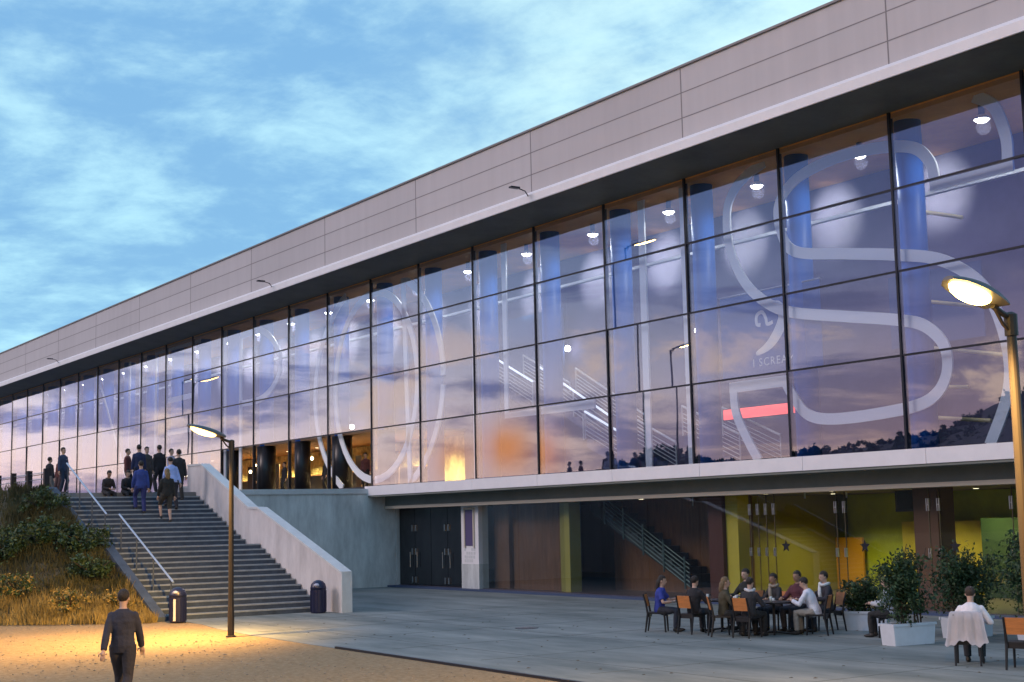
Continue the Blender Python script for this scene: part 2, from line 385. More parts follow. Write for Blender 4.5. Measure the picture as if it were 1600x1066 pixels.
# curtain wall: panes are parts, slightly out of true as real glass is
rp = random.Random(11)
def pane_bm(bm, x0, x1, z0, z1, tilt=True):
    a, b = (rp.gauss(0,.0042), rp.gauss(0,.0028)) if tilt else (0,0)
    cx, cz = (x0+x1)/2, (z0+z1)/2; vs = []
    for yy in (0.0, .024):
        for zz in (z0,z1):
            for xx in (x0,x1): vs.append(bm.verts.new((xx, yy + a*(xx-cx) + b*(zz-cz), zz)))
    for f in ((0,1,3,2),(4,6,7,5),(0,4,5,1),(2,3,7,6),(0,2,6,4),(1,5,7,3)): bm.faces.new([vs[i] for i in f])
for n in range(-1, 24):
    for r in range(4):
        if r == 0 and 8 <= n <= 11: continue          # the open entrances of the terrace cafe
        bm = bmesh.new(); pane_bm(bm, -BAY*n+.03-(0 if True else 0)-.0, -BAY*(n-1)-.03 if False else -BAY*n+BAY-.03, ROWS[r]+.03, ROWS[r+1]-.03)
        new_obj('glass_pane', bm, M_glass, B)
bm = bmesh.new()
for n in list(range(-2,-1))+list(range(24,28)):
    for r in range(4): pane_bm(bm, -BAY*n+.03, -BAY*n+BAY-.03, ROWS[r]+.03, ROWS[r+1]-.03)
stuff(new_obj('glass_pane', bm, M_glass, B))
for n in range(-3, 28): bx('mullion', M_dark, B, -BAY*n-.036, -BAY*n+.036, -.035, .13, 4.42, 14.03)
for zz in ROWS[1:4]:
    bm = bmesh.new()
    for n in range(-2, 28): box(bm, -BAY*n+.042, -BAY*n+BAY-.042, -.02, .09, zz-.028, zz+.028)
    new_obj('transom', bm, M_dark, B)
bx('sill', M_dark, B, XL+.01, XR-.01, -.03, .10, 4.39, 4.45)
# ledge over the shop front, white coping stones with open joints
bm = bmesh.new(); xx = -29.05; i = 0
while xx < XR-.1:
    x1 = min(xx+4.42, XR); box(bm, xx+.008, x1-.008, -1.5, -.04, 3.97, 4.375); xx = x1
new_obj('ledge', bm, M_white, B)
bx('ledge_core', M_beam, B, -29.0, XR-.002, -1.46, .3, 3.9, 4.36)
bx('canopy_beam', M_beam, B, -29.0, XR-.004, -.62, .28, 3.50, 3.899)
bx('cream_trim', M_cream, B, -28.99, XR-.006, -.68, .26, 3.38, 3.499)
# terrace side wall below the glass, left of the shops
# ------------------------------------------------------------------ shop front level
def pf(name, m, x0, x1, y0, y1, z0, z1): return bx(name, m, B, x0, x1, y0, y1, z0, z1)
pf('lobby_floor', M_floor_in, -29.2, XR-.31, .0, 9.2, -.08, .085)
pf('lobby_ceiling', mat('lobby_ceiling', (.22,.2,.15), .8), -29.2, XR-.31, .3, 9.2, 3.42, 3.52)
# far left: pilaster with slit window, dark glass doors, pale pilaster with slit window and notices
pf('pilaster', M_render, -29.55, -28.75, -.10, .3, 0, 3.38)
sl = pf('slit_window', M_purple, -29.40, -28.98, -.13, -.101, 1.75, 3.32); bx('frame', M_white, sl, -28.975, -28.87, -.16, -.101, 1.75, 3.36)
door_dark = mat('dark_door_glass', (.012,.014,.02), .08, spec=.6)
for i in range(4):
    x0 = -28.70 + i*1.36
    d = pf('glass_door', door_dark, x0, x0+1.33, .04, .09, .09, 3.36)
    for hz in (2.55, 1.55, .35):
        bm = bmesh.new(); box(bm, x0+(1.15 if i%2==0 else .08), x0+(1.23 if i%2==0 else .16), -.02, .039, hz-.16, hz+.10); new_obj('patch_fitting', bm, M_steel, d)
    bm = bmesh.new(); tube(bm, [(x0+(1.05 if i%2==0 else .28), -.04, .85),(x0+(1.05 if i%2==0 else .28), -.04, 1.5)], .018); new_obj('handle', bm, M_steel, d)
pf('pilaster', M_white, -23.22, -21.92, -.16, .3, 0.0, 3.38)
sl = pf('slit_window', M_purple, -22.86, -22.28, -.19, -.161, 1.78, 3.22)
bm = bmesh.new()
for a,b_,c,d in ((-22.95,-22.87,1.7,3.3),(-22.27,-22.19,1.7,3.3),(-22.87,-22.27,3.225,3.3)): box(bm, a,b_,-.215,-.161,c,d)
new_obj('frame', bm, M_cream, sl)
rq = random.Random(5); bm = bmesh.new()
for r_ in range(4):
    for c_ in range(5):
        if rq.random()<.8:
            a = -23.0 + c_*.17 + rq.uniform(-.02,.02); b_ = 1.12+r_*.15; box(bm, a, a+.13, -.168, -.161, b_, b_+.12)
new_obj('notice', bm, M_paper, B)
bm = bmesh.new()
for x0 in (-23.22,): box(bm, -23.23, -21.91, -.165, .29, 0.01, 1.05)
new_obj('pilaster_base', bm, M_render, B)
# wood panels, posts, hall behind glass
pf('wood_panel', M_wood, -21.88, -16.95, .55, .75, .09, 3.40)
pf('post', M_wood, -21.0, -20.5, .36, .54, .09, 3.40)
pf('post', M_olive, -16.95, -16.60, .30, .75, .09, 3.40)
pf('post', mat('mustard_paint', (.42,.36,.08), .6), -16.60, -16.28, .24, .75, .09, 3.40)
pf('wood_panel', M_wood, -16.28, -8.9, 2.3, 2.5, .09, 3.40)
pf('column', mat('dark_oxblood', (.10,.03,.022), .5), -8.72, -8.05, .35, 1.0, .09, 3.40)
pf('column', M_yellow, -8.04, -7.48, .5, 1.0, .09, 3.40)
pf('column', mat('brown_pillar', (.16,.07,.04), .5), -.42, .42, .6, 1.3, .09, 3.40)
pf('lobby_back_wall', mat('olive_lobby_wall', (.40,.46,.04), .7, var=.25, vscale=.5), -9.4, XR-.4, 7.2, 7.4, .09, 3.40)
pf('partition_wall', M_olive, -9.6, -9.4, 1.2, 7.2, .09, 3.40)
pf('dark_bar', mat('dark_green_panel', (.10,.12,.04), .7), -13.0, -9.0, 6.95, 7.15, .09, 3.40)
pf('wall_panel', M_orange, -9.35, -8.1, 6.85, 6.94, .09, 1.9)
pf('wall_panel', M_yellow, -6.3, -2.2, 6.85, 6.94, .09, 2.42)
pf('wall_panel', M_green, 3.2, 8.2, 6.85, 6.94, .5, 2.2)
pf('kiosk', mat('dark_green_cloth', (.02,.05,.03), .8), -2.1, .6, 5.6, 6.4, .09, 2.5)
# glass front of the lobby with door leaves held by chrome patch fittings
joints = [-21.88,-19.3,-16.6,-14.0,-11.4,-8.75,-6.35,-6.0,-5.65,-5.3,-2.75,-2.42,.62,.98,3.30,3.66,6.9,10.1,13.0]
for a,b_ in zip(joints, joints[1:]):
    bm = bmesh.new(); box(bm, a+.012, b_-.012, .0, .018, .09, 3.37); new_obj('shop_pane', bm, M_glass_low, B)
for a in joints[6:-1]: bx('pane_joint', mat('bronze_joint', (.10,.075,.04), .5), B, a-.011, a+.011, -.004, .022, .09, 3.37)
for a in joints[6:-3]:
    for hz, hh in ((2.92,.17),(1.62,.13)):
        bm = bmesh.new(); box(bm, a-.047, a-.022, -.05, -.005, hz-hh, hz+hh); box(bm, a+.022, a+.047, -.05, -.005, hz-hh, hz+hh); box(bm, a-.022, a+.022, -.045, -.006, hz-.016, hz+.016)
        new_obj('patch_fitting', bm, M_steel, B)
def star(cx, cz, R):
    pts = []
    for k in range(10):
        a = PI/2 + k*PI/5; rr = R if k%2==0 else R*.42; pts.append((cx+rr*math.cos(a), cz+rr*math.sin(a)))
    bm = bmesh.new(); prism(bm, pts, 'y', -.006, -.001); return new_obj('star_sticker', bm, M_dark, B)
for cx in (-4.85, -1.72, 1.45, 4.4): star(cx, 1.80, .20)
# ------------------------------------------------------------------ ground floor stair seen through the glass
S = thing('lobby_staircase', 'dark staircase descending behind the ground floor glass beside brown panels', 'staircase')
pts = []; n = 12; x0, z0 = -16.1, 3.38
for k in range(n): pts += [(x0+k*.46, z0-k*.235), (x0+(k+1)*.46, z0-k*.235)]
pts += [(x0+n*.46, z0-n*.235)]
low = [(x0+n*.46, z0-n*.235-.25)] + [(x0+.35, z0-.30)]
bm = bmesh.new(); prism(bm, pts+[(x0+n*.46+.02, z0-n*.235-.22)]+[(x0+.02, 3.0)], 'y', 1.1, 2.25); new_obj('flight', bm, mat('dark_stair_steel', (.02,.03,.04), .5), S)
bm = bmesh.new()
for q in range(6):
    h = .15+q*.15
    tube(bm, [(x0+.9, 1.08, 2.95-.0+h-.35), (x0+n*.46, 1.08, 2.95-(n*.46-.9)*.511+h-.35)], .018, 6)
for q in range(5):
    xx = x0+.9+q*1.1; zz = 2.95-(xx-x0-.9)*.511-.4; box(bm, xx-.03, xx+.03, 1.04, 1.08, zz, zz+1.1)
new_obj('railing', bm, mat('teal_rail', (.10,.16,.17), .4, .5), S)
# ------------------------------------------------------------------ lights that the lobby has: recessed spots
def spot_fixture(x, y, z, col, power, label, group):
    t = thing('recessed_spotlight', label, 'ceiling light', (x,y,z), 0, group)
    bm = bmesh.new(); lathe(bm, [(.11,-.012),(.11,0),(.09,.0)], 16); new_obj('ring', bm, M_steel, t)
    bm = bmesh.new(); lathe(bm, [(.085,-.016),(.085,-.013)], 16); new_obj('lens', bm, mat('warm_lens', (1,.9,.7), .5, emit=(1,.85,.55), estr=6), t)
    ld = bpy.data.lights.new('lamp', 'SPOT'); ld.energy = power; ld.color = col; ld.spot_size = math.radians(140); ld.spot_blend = .8; ld.shadow_soft_size = .1
    lo = bpy.data.objects.new('lamp', ld); COL.objects.link(lo); lo.parent = t; lo.location = (0,0,-.05)
    return t
for xx in (-7.2,-4.2,-1.4,2.0,5.2,8.4):
    spot_fixture(xx, 4.6, 3.41, (1,.88,.26), 470, 'small warm spotlight set in the lobby ceiling behind the glass', 'recessed lobby spotlights')
for xx in (-6.6,-3.8,):
    spot_fixture(xx, .9, 3.41, (1,.85,.6), 4, 'small warm spotlight in the lobby ceiling close to the glass', 'recessed lobby spotlights near the glass')
spot_fixture(-13.2, 1.2, 3.41, (1,.7,.45), 8, 'faint spotlight in the dark lobby ceiling over the staircase', None)
# television over the kiosk
T = thing('television', 'black television hung under the lobby ceiling next to the brown pillar', 'television', (-1.35,1.7,2.85))
bm = bmesh.new(); box(bm, -.6,.6,-.08,.08,-.1,.52); new_obj('casing', bm, M_black, T)
bm = bmesh.new(); box(bm, -.54,.54,-.088,-.081,-.04,.47); new_obj('screen', bm, mat('dark_screen', (.01,.015,.015), .15), T)

# ------------------------------------------------------------------ pendant lamps in the upper hall
LG = 'pendant lamps along the upper glass front'
def pendant():
    t = thing('pendant_lamp', 'small bright pendant lamp hanging behind the upper glass', 'lamp', (0,0,0), 0, LG)
    bm = bmesh.new(); tube(bm, [(0,0,.13),(0,0,.42)], .09, 10); new_obj('housing', bm, mat('navy_lamp_housing', (.03,.05,.12), .4), t)
    bm = bmesh.new(); lathe(bm, [(.12,.15),(.22,.04),(.215,.02),(.11,.14)], 16); new_obj('lamp_shade', bm, M_white, t)
    bm = bmesh.new(); ellipsoid(bm, (0,0,.03), (.19,.19,.10), seg=12, rings=8); new_obj('bulb', bm, M_lamp_w, t, smooth=True)
    ld = bpy.data.lights.new('lamp', 'SPOT'); ld.energy = 3800; ld.color = (1,1,.66); ld.shadow_soft_size = .12; ld.spot_size = math.radians(46); ld.spot_blend = 1.0
    lo = bpy.data.objects.new('lamp', ld); COL.objects.link(lo); lo.parent = t; lo.location = (0,0,-.12); lo.rotation_euler = Vector((.03,.97,-.16)).to_track_quat('-Z','Y').to_euler()
    l2 = bpy.data.lights.new('lamp', 'SPOT'); l2.spot_size = math.radians(172); l2.spot_blend = .35; l2.energy = 130; l2.color = (1,.97,.88); l2.shadow_soft_size = .2
    lq = bpy.data.objects.new('lamp', l2); COL.objects.link(lq); lq.parent = t; lq.location = (0,0,-.2)
    return t
pl = pendant()
for k in range(-1, 25):
    o = pl if k == -1 else copy_tree(pl)
    o.location = (-BAY*k - BAY*.5 + .05, 1.15, 13.40)
# ------------------------------------------------------------------ giant outlined letters hung behind the glass
def band(pts, halfw, thick, y, closed=False):
    """flat band following an outline in the X-Z plane"""
    bm = bmesh.new(); n = len(pts); P = [Vector((p[0],p[1])) for p in pts]; rings = []
    for i in range(n):
        if closed: t = P[(i+1)%n]-P[i-1]
        else: t = P[min(i+1,n-1)]-P[max(i-1,0)]
        t.normalize(); nn = Vector((-t.y,t.x))*halfw
        a, b = P[i]+nn, P[i]-nn
        rings.append([bm.verts.new((a.x,y,a.y)), bm.verts.new((b.x,y,b.y)), bm.verts.new((b.x,y+thick,b.y)), bm.verts.new((a.x,y+thick,a.y))])
    m_ = n if closed else n-1
    for i in range(m_):
        A, C = rings[i], rings[(i+1)%n]
        for k in range(4): bm.faces.new([A[k], A[(k+1)%4], C[(k+1)%4], C[k]])
    if not closed: bm.faces.new(rings[0][::-1]); bm.faces.new(rings[-1])
    bmesh.ops.recalc_face_normals(bm, faces=bm.faces[:]); return bm
def smooth_path(pts, k=8, closed=False):
    out = []; n = len(pts)
    for i in range(n if closed else n-1):
        if closed: p0,p1,p2,p3 = (Vector(pts[(i+j-1)%n]) for j in range(4))
        else: p0,p1,p2,p3 = Vector(pts[max(i-1,0)]), Vector(pts[i]), Vector(pts[i+1]), Vector(pts[min(i+2,n-1)])
        for s in range(k):
            t = s/k; out.append(tuple(.5*((2*p1)+(p2-p0)*t+(2*p0-5*p1+4*p2-p3)*t*t+(3*p1-p0-3*p2+p3)*t**3)))
    if not closed: out.append(tuple(pts[-1]))
    return out
LET = 'giant outlined letters behind the glass'
def letter(name_label, bands):
    t = thing('sign_letter', name_label, 'sign letter', (0,0,0), 0, LET)
    for b in bands: new_obj('outline', b, M_letter, t)
    return t
YL = .30
S_pts = [(3.62,11.75),(3.62,12.5),(3.3,13.4),(2.7,13.84)]
S_up = [(-5.4,13.84),(-6.2,13.6),(-6.85,13.2),(-7.2,12.55),(-7.12,11.33),(-6.5,10.15),(-5.53,9.34),(-4.44,8.9),(-2.36,8.5),(-.44,8.15),(.57,7.85),(1.22,7.2),(1.2,6.35),(.5,5.75),(-1.1,5.55),(-3.07,5.52),(-4.05,5.75),(-4.6,6.35),(-4.9,6.80)]
S_low = [(-7.23,6.85),(-7.15,6.0),(-6.66,5.1),(-6.2,4.43)]
S_in = [(1.22,11.7),(1.11,12.36),(.48,12.95),(-1.04,13.25),(-2.55,13.28),(-4.04,13.0),(-4.83,12.36),(-4.77,11.44),(-4.18,10.75),(-2.24,10.36),(-.32,10.0),(1.24,9.6),(2.46,8.8),(3.0,7.87),(3.27,6.66),(3.13,5.66),(2.5,4.43)]
hw = .17
letter('outlined letter S, largest in view, above the potted bushes', [band(smooth_path(S_pts), hw, .06, YL), band(smooth_path(S_up), hw, .06, YL), band(smooth_path(S_low), hw, .06, YL), band(smooth_path(S_in), hw, .06, YL), band([(1.05,11.72),(3.79,11.72)], hw, .056, YL+.002), band([(-7.4,6.83),(-4.73,6.83)], hw, .056, YL+.002)])
letter('outlined letter I, two plain upright bands left of the letter S', [band([(-11.6,4.43),(-11.6,13.85)], hw, .06, YL), band([(-9.35,4.43),(-9.35,13.85)], hw, .06, YL)])
letter('outlined letter L, tall band with a long foot, left of the letter I', [band([(-22.7,4.43),(-22.7,13.85)], hw, .06, YL), band([(-20.4,13.85),(-20.4,6.9),(-14.6,6.9)], hw, .06, YL)])
def ell(cx, cz, a, b, k=44): return [(cx+a*math.cos(2*PI*i/k), cz+b*math.sin(2*PI*i/k)) for i in range(k)]
letter('outlined letter O, two nested ovals between the letters P and L', [band(ell(-31.45,9.1,4.0,4.35), hw, .06, YL, True), band([p for p in ell(-31.45,9.0,6.2,5.3,80) if 4.43<p[1]<13.85 and p[0]>-31.4][::1], hw, .06, YL), band([p for p in ell(-31.45,9.0,6.2,5.3,80)[20:61] if 4.43<p[1]<13.85 and p[0]<-31.5], hw, .06, YL)])
letter('outlined letter P, upright band with a closed bowl, left of the letter O', [band([(-49.2,4.43),(-49.2,13.85)], hw, .06, YL), band([(-47,4.43),(-47,13.3)], hw, .06, YL), band(smooth_path([(-47,13.3),(-44,13.2),(-42,11.9),(-42,10.6),(-44,9.6),(-47,9.5)]), hw, .06, YL)])
letter('outlined letter E, upright band with three short arms, left of the letter P', [band([(-60.5,4.43),(-60.5,13.8),(-53,13.8)], hw, .06, YL), band([(-58.4,10.6),(-54,10.6),(-54,8.6),(-58.4,8.6)], hw, .06, YL)])
letter('outlined letter N, two uprights joined by a diagonal, left of the letter E', [band([(-72.5,4.43),(-72.5,13.8),(-65.5,5.6),(-65.5,13.8)], hw, .06, YL), band([(-63.4,13.8),(-63.4,4.43)], hw, .06, YL)])
# navy banner with a plume and lettering
BN = thing('banner', 'navy hanging banner printed with a pale plume and the words I SCREAM', 'banner', (0,0,0))
bm = bmesh.new(); box(bm, -7.9,-3.45,.50,.515,7.12,9.8); new_obj('cloth', bm, M_banner, BN)
bm = bmesh.new(); tube(bm, [(-7.95,.507,9.82),(-3.4,.507,9.82)], .03); new_obj('top_rail', bm, M_steel, BN)
pl_ = smooth_path([(-5.55,9.35),(-5.2,9.22),(-5.05,8.85),(-5.3,8.4),(-5.75,8.02),(-6.3,7.82)], 8)
bm = bmesh.new(); n = len(pl_); ring = []
for i, p in enumerate(pl_):
    t = Vector(pl_[min(i+1,n-1)])-Vector(pl_[max(i-1,0)]); t.normalize(); hwid = .03+.17*math.sin(PI*min(1,(i+1)/n*.98))**.8
    ring.append((Vector(p)+Vector((-t.y,t.x))*hwid, Vector(p)-Vector((-t.y,t.x))*hwid))
vs = [[bm.verts.new((q.x,yy,q.y)) for q in r for yy in (.494,.499)] for r in ring]
for a, b_ in zip(vs, vs[1:]):
    for i,j in ((0,1),(1,3),(3,2),(2,0)): bm.faces.new([a[i],a[j],b_[j],b_[i]])
bmesh.ops.recalc_face_normals(bm, faces=bm.faces[:]); new_obj('plume', bm, M_ink, BN)
new_obj('curl', band(smooth_path([(-5.5,8.75),(-5.75,8.72),(-5.8,8.9),(-5.95,9.12),(-6.2,9.05),(-6.22,8.78),(-6.05,8.72)]), .06, .004, .494), M_ink, BN)
fc = bpy.data.curves.new('lettering', 'FONT'); fc.body = 'I SCREAM'; fc.size = .36; fc.extrude = .003; fc.space_character = 1.25; fc.align_x = 'CENTER'
fo = bpy.data.objects.new('lettering_tmp', fc); COL.objects.link(fo); dg = bpy.context.evaluated_depsgraph_get()
me = bpy.data.meshes.new_from_object(fo.evaluated_get(dg)); bpy.data.objects.remove(fo); me.materials.clear(); me.materials.append(M_ink)
lo = bpy.data.objects.new('lettering', me); COL.objects.link(lo); lo.parent = BN; lo.location = (-5.55,.494,7.42); lo.rotation_euler = (PI/2,0,0)
# indoor stairs in the upper hall with handrails given an added glow, no lamps in them
def indoor_stair(label, x0, z0, x1, z1, y, lit):
    t = thing('indoor_staircase', label, 'staircase'); d = Vector((x1-x0, z1-z0)); nn = max(4, int(d.length/.42)); 
    bm = bmesh.new(); pts = []
    dx, dz = (x1-x0)/nn, (z1-z0)/nn
    for k in range(nn): pts += [(x0+k*dx, z0+k*dz), (x0+(k+1)*dx, z0+k*dz)]
    pts += [(x1, z1), (x1, z1-.25), (x0, z0-.3)]
    prism(bm, pts, 'y', y, y+1.8); new_obj('flight', bm, mat('indigo_steel', (.07,.09,.22), .5), t)
    for side, yy in enumerate((y-.05, y+1.85)):
        bm = bmesh.new(); tube(bm, [(x0,yy,z0+1.05),(x1,yy,z1+1.05)], .045, 8); new_obj('handrail', bm, M_rail_glow if lit and side == 0 else M_tubed, t)
        bm = bmesh.new()
        for q in range(5): h = .2+.15*q; tube(bm, [(x0,yy,z0+h),(x1,yy,z1+h)], .016, 6)
        for q in range(max(3,int(abs(x1-x0)/1.3))):
            f = q/max(1,int(abs(x1-x0)/1.3)-1) if abs(x1-x0)>1.3 else 0
            xx, zz = x0+(x1-x0)*f, z0+(z1-z0)*f; box(bm, xx-.02, xx+.02, yy-.02, yy+.02, zz, zz+1.03)
        new_obj('railing', bm, M_tubed, t)
    return t
indoor_stair('upper indoor stair with a short handrail of added glow, right of the letter O', -24.6, 8.9, -21.2, 7.35, 2.2, True)
indoor_stair('longest indoor stair with a handrail of added glow, between letters L and I', -21.3, 8.0, -16.6, 5.6, 2.6, True)
indoor_stair('lower indoor stair with a handrail of added glow, behind the letter I', -16.6, 5.75, -13.6, 4.43, 1.4, True)
indoor_stair('indoor stair with plain pale rails below the red light band', -11.9, 5.6, -9.0, 4.42, 2.2, False)
rb = thing('light_band', 'glowing red light band behind the glass below the navy banner', 'light band', (0,0,0))
bm = bmesh.new(); box(bm, -11.3,-7.6,3.52,3.64,6.1,6.52); new_obj('casing', bm, M_dark, rb)
bm = bmesh.new(); box(bm, -11.25,-7.65,3.50,3.519,6.13,6.49); new_obj('diffuser', bm, M_redneon, rb)
# pale yellow mast with cross arms inside, right of the letter S
sf = thing('indoor_mast', 'pale yellow steel mast with cross arms inside the hall at the letter S', 'mast')
bm = bmesh.new(); box(bm, -.85,-.72,1.94,2.06,4.41,12.2); new_obj('pole', bm, M_scaff, sf)
for a,b_,zz,dz in ((-1.0,.75,11.6,-.55),(-1.0,1.0,8.9,-.45),(-.9,2.3,7.5,-.6),(-1.0,.6,6.35,-.15),(-.85,1.3,5.45,-.25)):
    bm = bmesh.new(); tube(bm, [(a,2.0,zz),(b_,2.0,zz+dz)], .055, 8); new_obj('cross_arm', bm, M_scaff, sf)
# dark posters and small wall lamps on the back of the hall
for (xa,xb,za,zb,lab) in ((-26.5,-21.8,9.2,11.7,'plain blue wall poster hanging deep in the hall near the letter L'),(-4.0,-.4,7.9,10.2,'plain dark blue wall poster deep in the hall behind the letter S')):
    t = tag(bx('wall_poster', mat('blue_poster', (.02,.07,.22), .8), None, xa, xb, 4.2, 4.24, za, zb), lab, 'poster')
gl = [(-41,7.9,4.1),( -13.0,9.6,4.0),(-21.5,9.9,4.2),(-9.6,8.6,1.5),(-36.5,7.6,3.5)]
for i,(a,b_,c) in enumerate(gl):
    t = thing('globe_lamp', 'small white globe lamp glowing behind the upper glass', 'lamp', (a,c,b_), 0, 'globe lamps behind the upper glass')
    bm = bmesh.new(); ellipsoid(bm, (0,0,0), (.13,.13,.13)); new_obj('globe', bm, M_lamp_w, t, smooth=True)
    bm = bmesh.new(); tube(bm, [(0,0,.12),(0,0,3.2)], .012, 6); new_obj('cord', bm, M_dark, t)
# cafe at terrace level: warm lit back wall, dark entrance piers
CAFE = mat('cafe_wall', (.66,.52,.24), .7, var=.75, vscale=1.3)
bx('cafe_wall', CAFE, B, -72, -30.6, 6.0, 6.2, 4.41, 7.0)
bx('cafe_ceiling', mat('cafe_ceiling', (.30,.18,.10), .7), B, -72, -30.4, .5, 6.2, 7.02, 7.12)
for n_ in (7,8,9,10,11):
    bm = bmesh.new(); c = (-BAY*n_+.02, .75); rr_ = .50 if n_ in (8,10) else .41
    lathe(bm, [(rr_,4.41),(rr_,7.01)], 20, c); new_obj('entrance_pier', bm, mat('black_pier', (.015,.016,.02), .35), B, smooth=True)
for i in range(9):
    spot_fixture(-64+i*3.8, 4.0, 7.01, (1,.74,.32), 3600, 'warm recessed spotlight in the cafe ceiling behind the terrace glass', 'recessed cafe spotlights')
bc = thing('bar_counter', 'dark bar counter across the bright cafe behind the open entrances', 'counter', (-46,4.6,4.40))
bm = bmesh.new(); box(bm, -14,12,-.35,.35,0,1.08); new_obj('front', bm, M_black, bc)
bm = bmesh.new(); box(bm, -14.1,12.1,-.42,.42,1.082,1.13); new_obj('worktop', bm, M_wood, bc)
rz_ = random.Random(4)
for i in range(11):
    t = thing('cafe_bulb', 'tiny bare warm bulb hanging in the cafe behind the open entrances', 'light bulb', (-58+i*2.5+rz_.uniform(-.6,.6), rz_.uniform(1.2,4.2), rz_.uniform(5.6,6.6)), 0, 'bare bulbs in the cafe')
    bm = bmesh.new(); ellipsoid(bm, (0,0,0), (.075,.075,.09)); new_obj('bulb', bm, mat('warm_bulb', (1,.9,.6), .5, emit=(1,.80,.42), estr=18), t, smooth=True)
    bm = bmesh.new(); tube(bm, [(0,0,.08),(0,0,7.02-t.location.z)], .01, 5); new_obj('cord', bm, M_dark, t)
for i in range(7):
    t = thing('cafe_screen', 'dark upright display board standing in the cafe behind the open entrances', 'display board', (-57+i*3.6+rz_.uniform(-.5,.5), rz_.uniform(3.2,4.0), 4.40), rz_.uniform(-.3,.3), 'display boards in the cafe')
    bm = bmesh.new(); box(bm, -.45,.45,-.03,.03,.25,1.9); new_obj('panel', bm, mat('umber_board', (.06,.035,.02), .6), t)
    bm = bmesh.new(); box(bm, -.5,.5,-.2,.2,0,.06); box(bm, -.03,.03,-.05,.05,.06,.25); new_obj('foot', bm, M_black, t)
# floodlight arms on the eave
for px_, lab in ((-14.9,'dark floodlight arm on the eave nearest the camera, above the letter I'),(-37.2,'dark floodlight arm on the eave above the letter O'),(-73.0,'dark floodlight arm farthest along the eave, towards the far end')):
    t = thing('eave_floodlight', lab, 'floodlight', (px_,-2.2,14.5))
    bm = bmesh.new(); tube(bm, [(0,-.01,-.1),(0,-.15,.08),(-.0,-.45,.15)], .02, 6); new_obj('arm', bm, M_dark, t)
    bm = bmesh.new(); box(bm, -.09,.09,-.80,-.42,.13,.19); new_obj('housing', bm, M_dark, t)

# ------------------------------------------------------------------ terrace, stair, embankment
M_terr = mat('terrace_paving', (.20,.21,.22), .8, var=.2, vscale=.8)
bm = bmesh.new(); prism(bm, [(-28.85,-.02),(-28.85,-10.2),(-26.0,-10.2),(-26.0,-16.0),(-140,-16.0),(-140,-.02)], 'z', 3.6, 4.1); struct(new_obj('terrace', bm, M_terr))
TW = thing('retaining_wall', 'plain grey rendered wall holding the terrace beside the dark glass doors', 'wall')
bx('wall', M_render, TW, -29.05, -28.80, -10.1, -.12, -.05, 4.05); bx('coping', M_cap, TW, -29.1, -28.74, -10.1, -.05, 4.052, 4.27)
ST = thing('outdoor_staircase', 'wide concrete outdoor stair with a mid landing climbing to the terrace', 'staircase')
prof = [(-15.0,-.05)]; X = -15.0; Z = 0.0; noses = []
R1, T1 = 2.13/13, 4.9/12
for k in range(13):
    Z += R1; prof.append((X, Z)); noses.append((X,Z))
    X -= T1 if k < 12 else 1.32; prof.append((X, Z))
R2, T2 = 1.97/12, 4.80/11
for k in range(12):
    Z += R2; prof.append((X, Z)); noses.append((X,Z))
    X -= T2 if k < 11 else .06; prof.append((X, Z))
prof.append((X, -.05))
bm = bmesh.new(); prism(bm, prof, 'y', -15.72, -10.46); new_obj('flight', bm, M_step, ST)
for (xx,zz) in noses:
    bm = bmesh.new(); box(bm, xx-.10, xx+.012, -15.71, -10.47, zz-.045, zz+.006); new_obj('nosing', bm, M_lit_edge, ST)
curb = [(-14.75,-.05),(-14.75,.12),(-19.9,2.3),(-21.2,2.32),(-26.2,4.32),(-26.2,-.05)]
bm = bmesh.new(); prism(bm, curb, 'y', -16.02, -15.722); new_obj('curb', bm, M_step, ST)
BL = thing('balustrade_wall', 'solid pale rendered balustrade wall climbing the right side of the stair', 'wall')
bp_ = [(-13.75,-.05),(-13.75,1.20),(-20.15,3.33),(-20.95,3.36),(-25.5,5.10),(-26.9,5.12),(-26.9,-.05)]
bm = bmesh.new(); prism(bm, bp_, 'y', -10.44, -10.12); new_obj('wall', bm, M_balus, BL)
cp = bp_[1:6]; bm = bmesh.new(); prism(bm, [(a-.0,b_+.002) for a,b_ in cp]+[(a,b_+.075) for a,b_ in cp[::-1]], 'y', -10.47, -10.09); new_obj('coping', bm, M_cap, BL)
bm = bmesh.new(); box(bm, -13.748,-13.69,-10.46,-10.10,-.04,1.27); new_obj('end_stone', bm, M_cap, BL)
bx('link_wall', M_balus, BL, -28.79, -26.91, -10.43, -10.13, -.05, 4.3)
bx('glass_guard', M_cap, BL, -28.78, -26.92, -10.42, -10.14, 4.302, 4.36)
def handrail(label, x0, z0, x1, z1, y):
    t = thing('handrail', label, 'handrail', (0,0,0), 0, 'stair handrails')
    bm = bmesh.new(); tube(bm, [(x0,y,z0),(x1,y,z1)], .032, 8); new_obj('rail', bm, mat('pale_blue_rail', (.45,.55,.66), .35, .6), t)
    for k in range(4):
        f = (k+.12)/3.25; xx = x0+(x1-x0)*f; zz = z0+(z1-z0)*f
        bm = bmesh.new(); tube(bm, [(xx,y,zz-1.05),(xx,y,zz)], .024, 8); new_obj('post', bm, mat('slate_rail_post', (.10,.13,.17), .4, .6), t)
    return t
handrail('lower pale handrail on posts along the left side of the stair', -14.95, 1.12, -19.95, 3.22, -15.45)
handrail('upper pale handrail on posts from the landing to the terrace', -21.25, 3.24, -25.9, 5.18, -15.45)
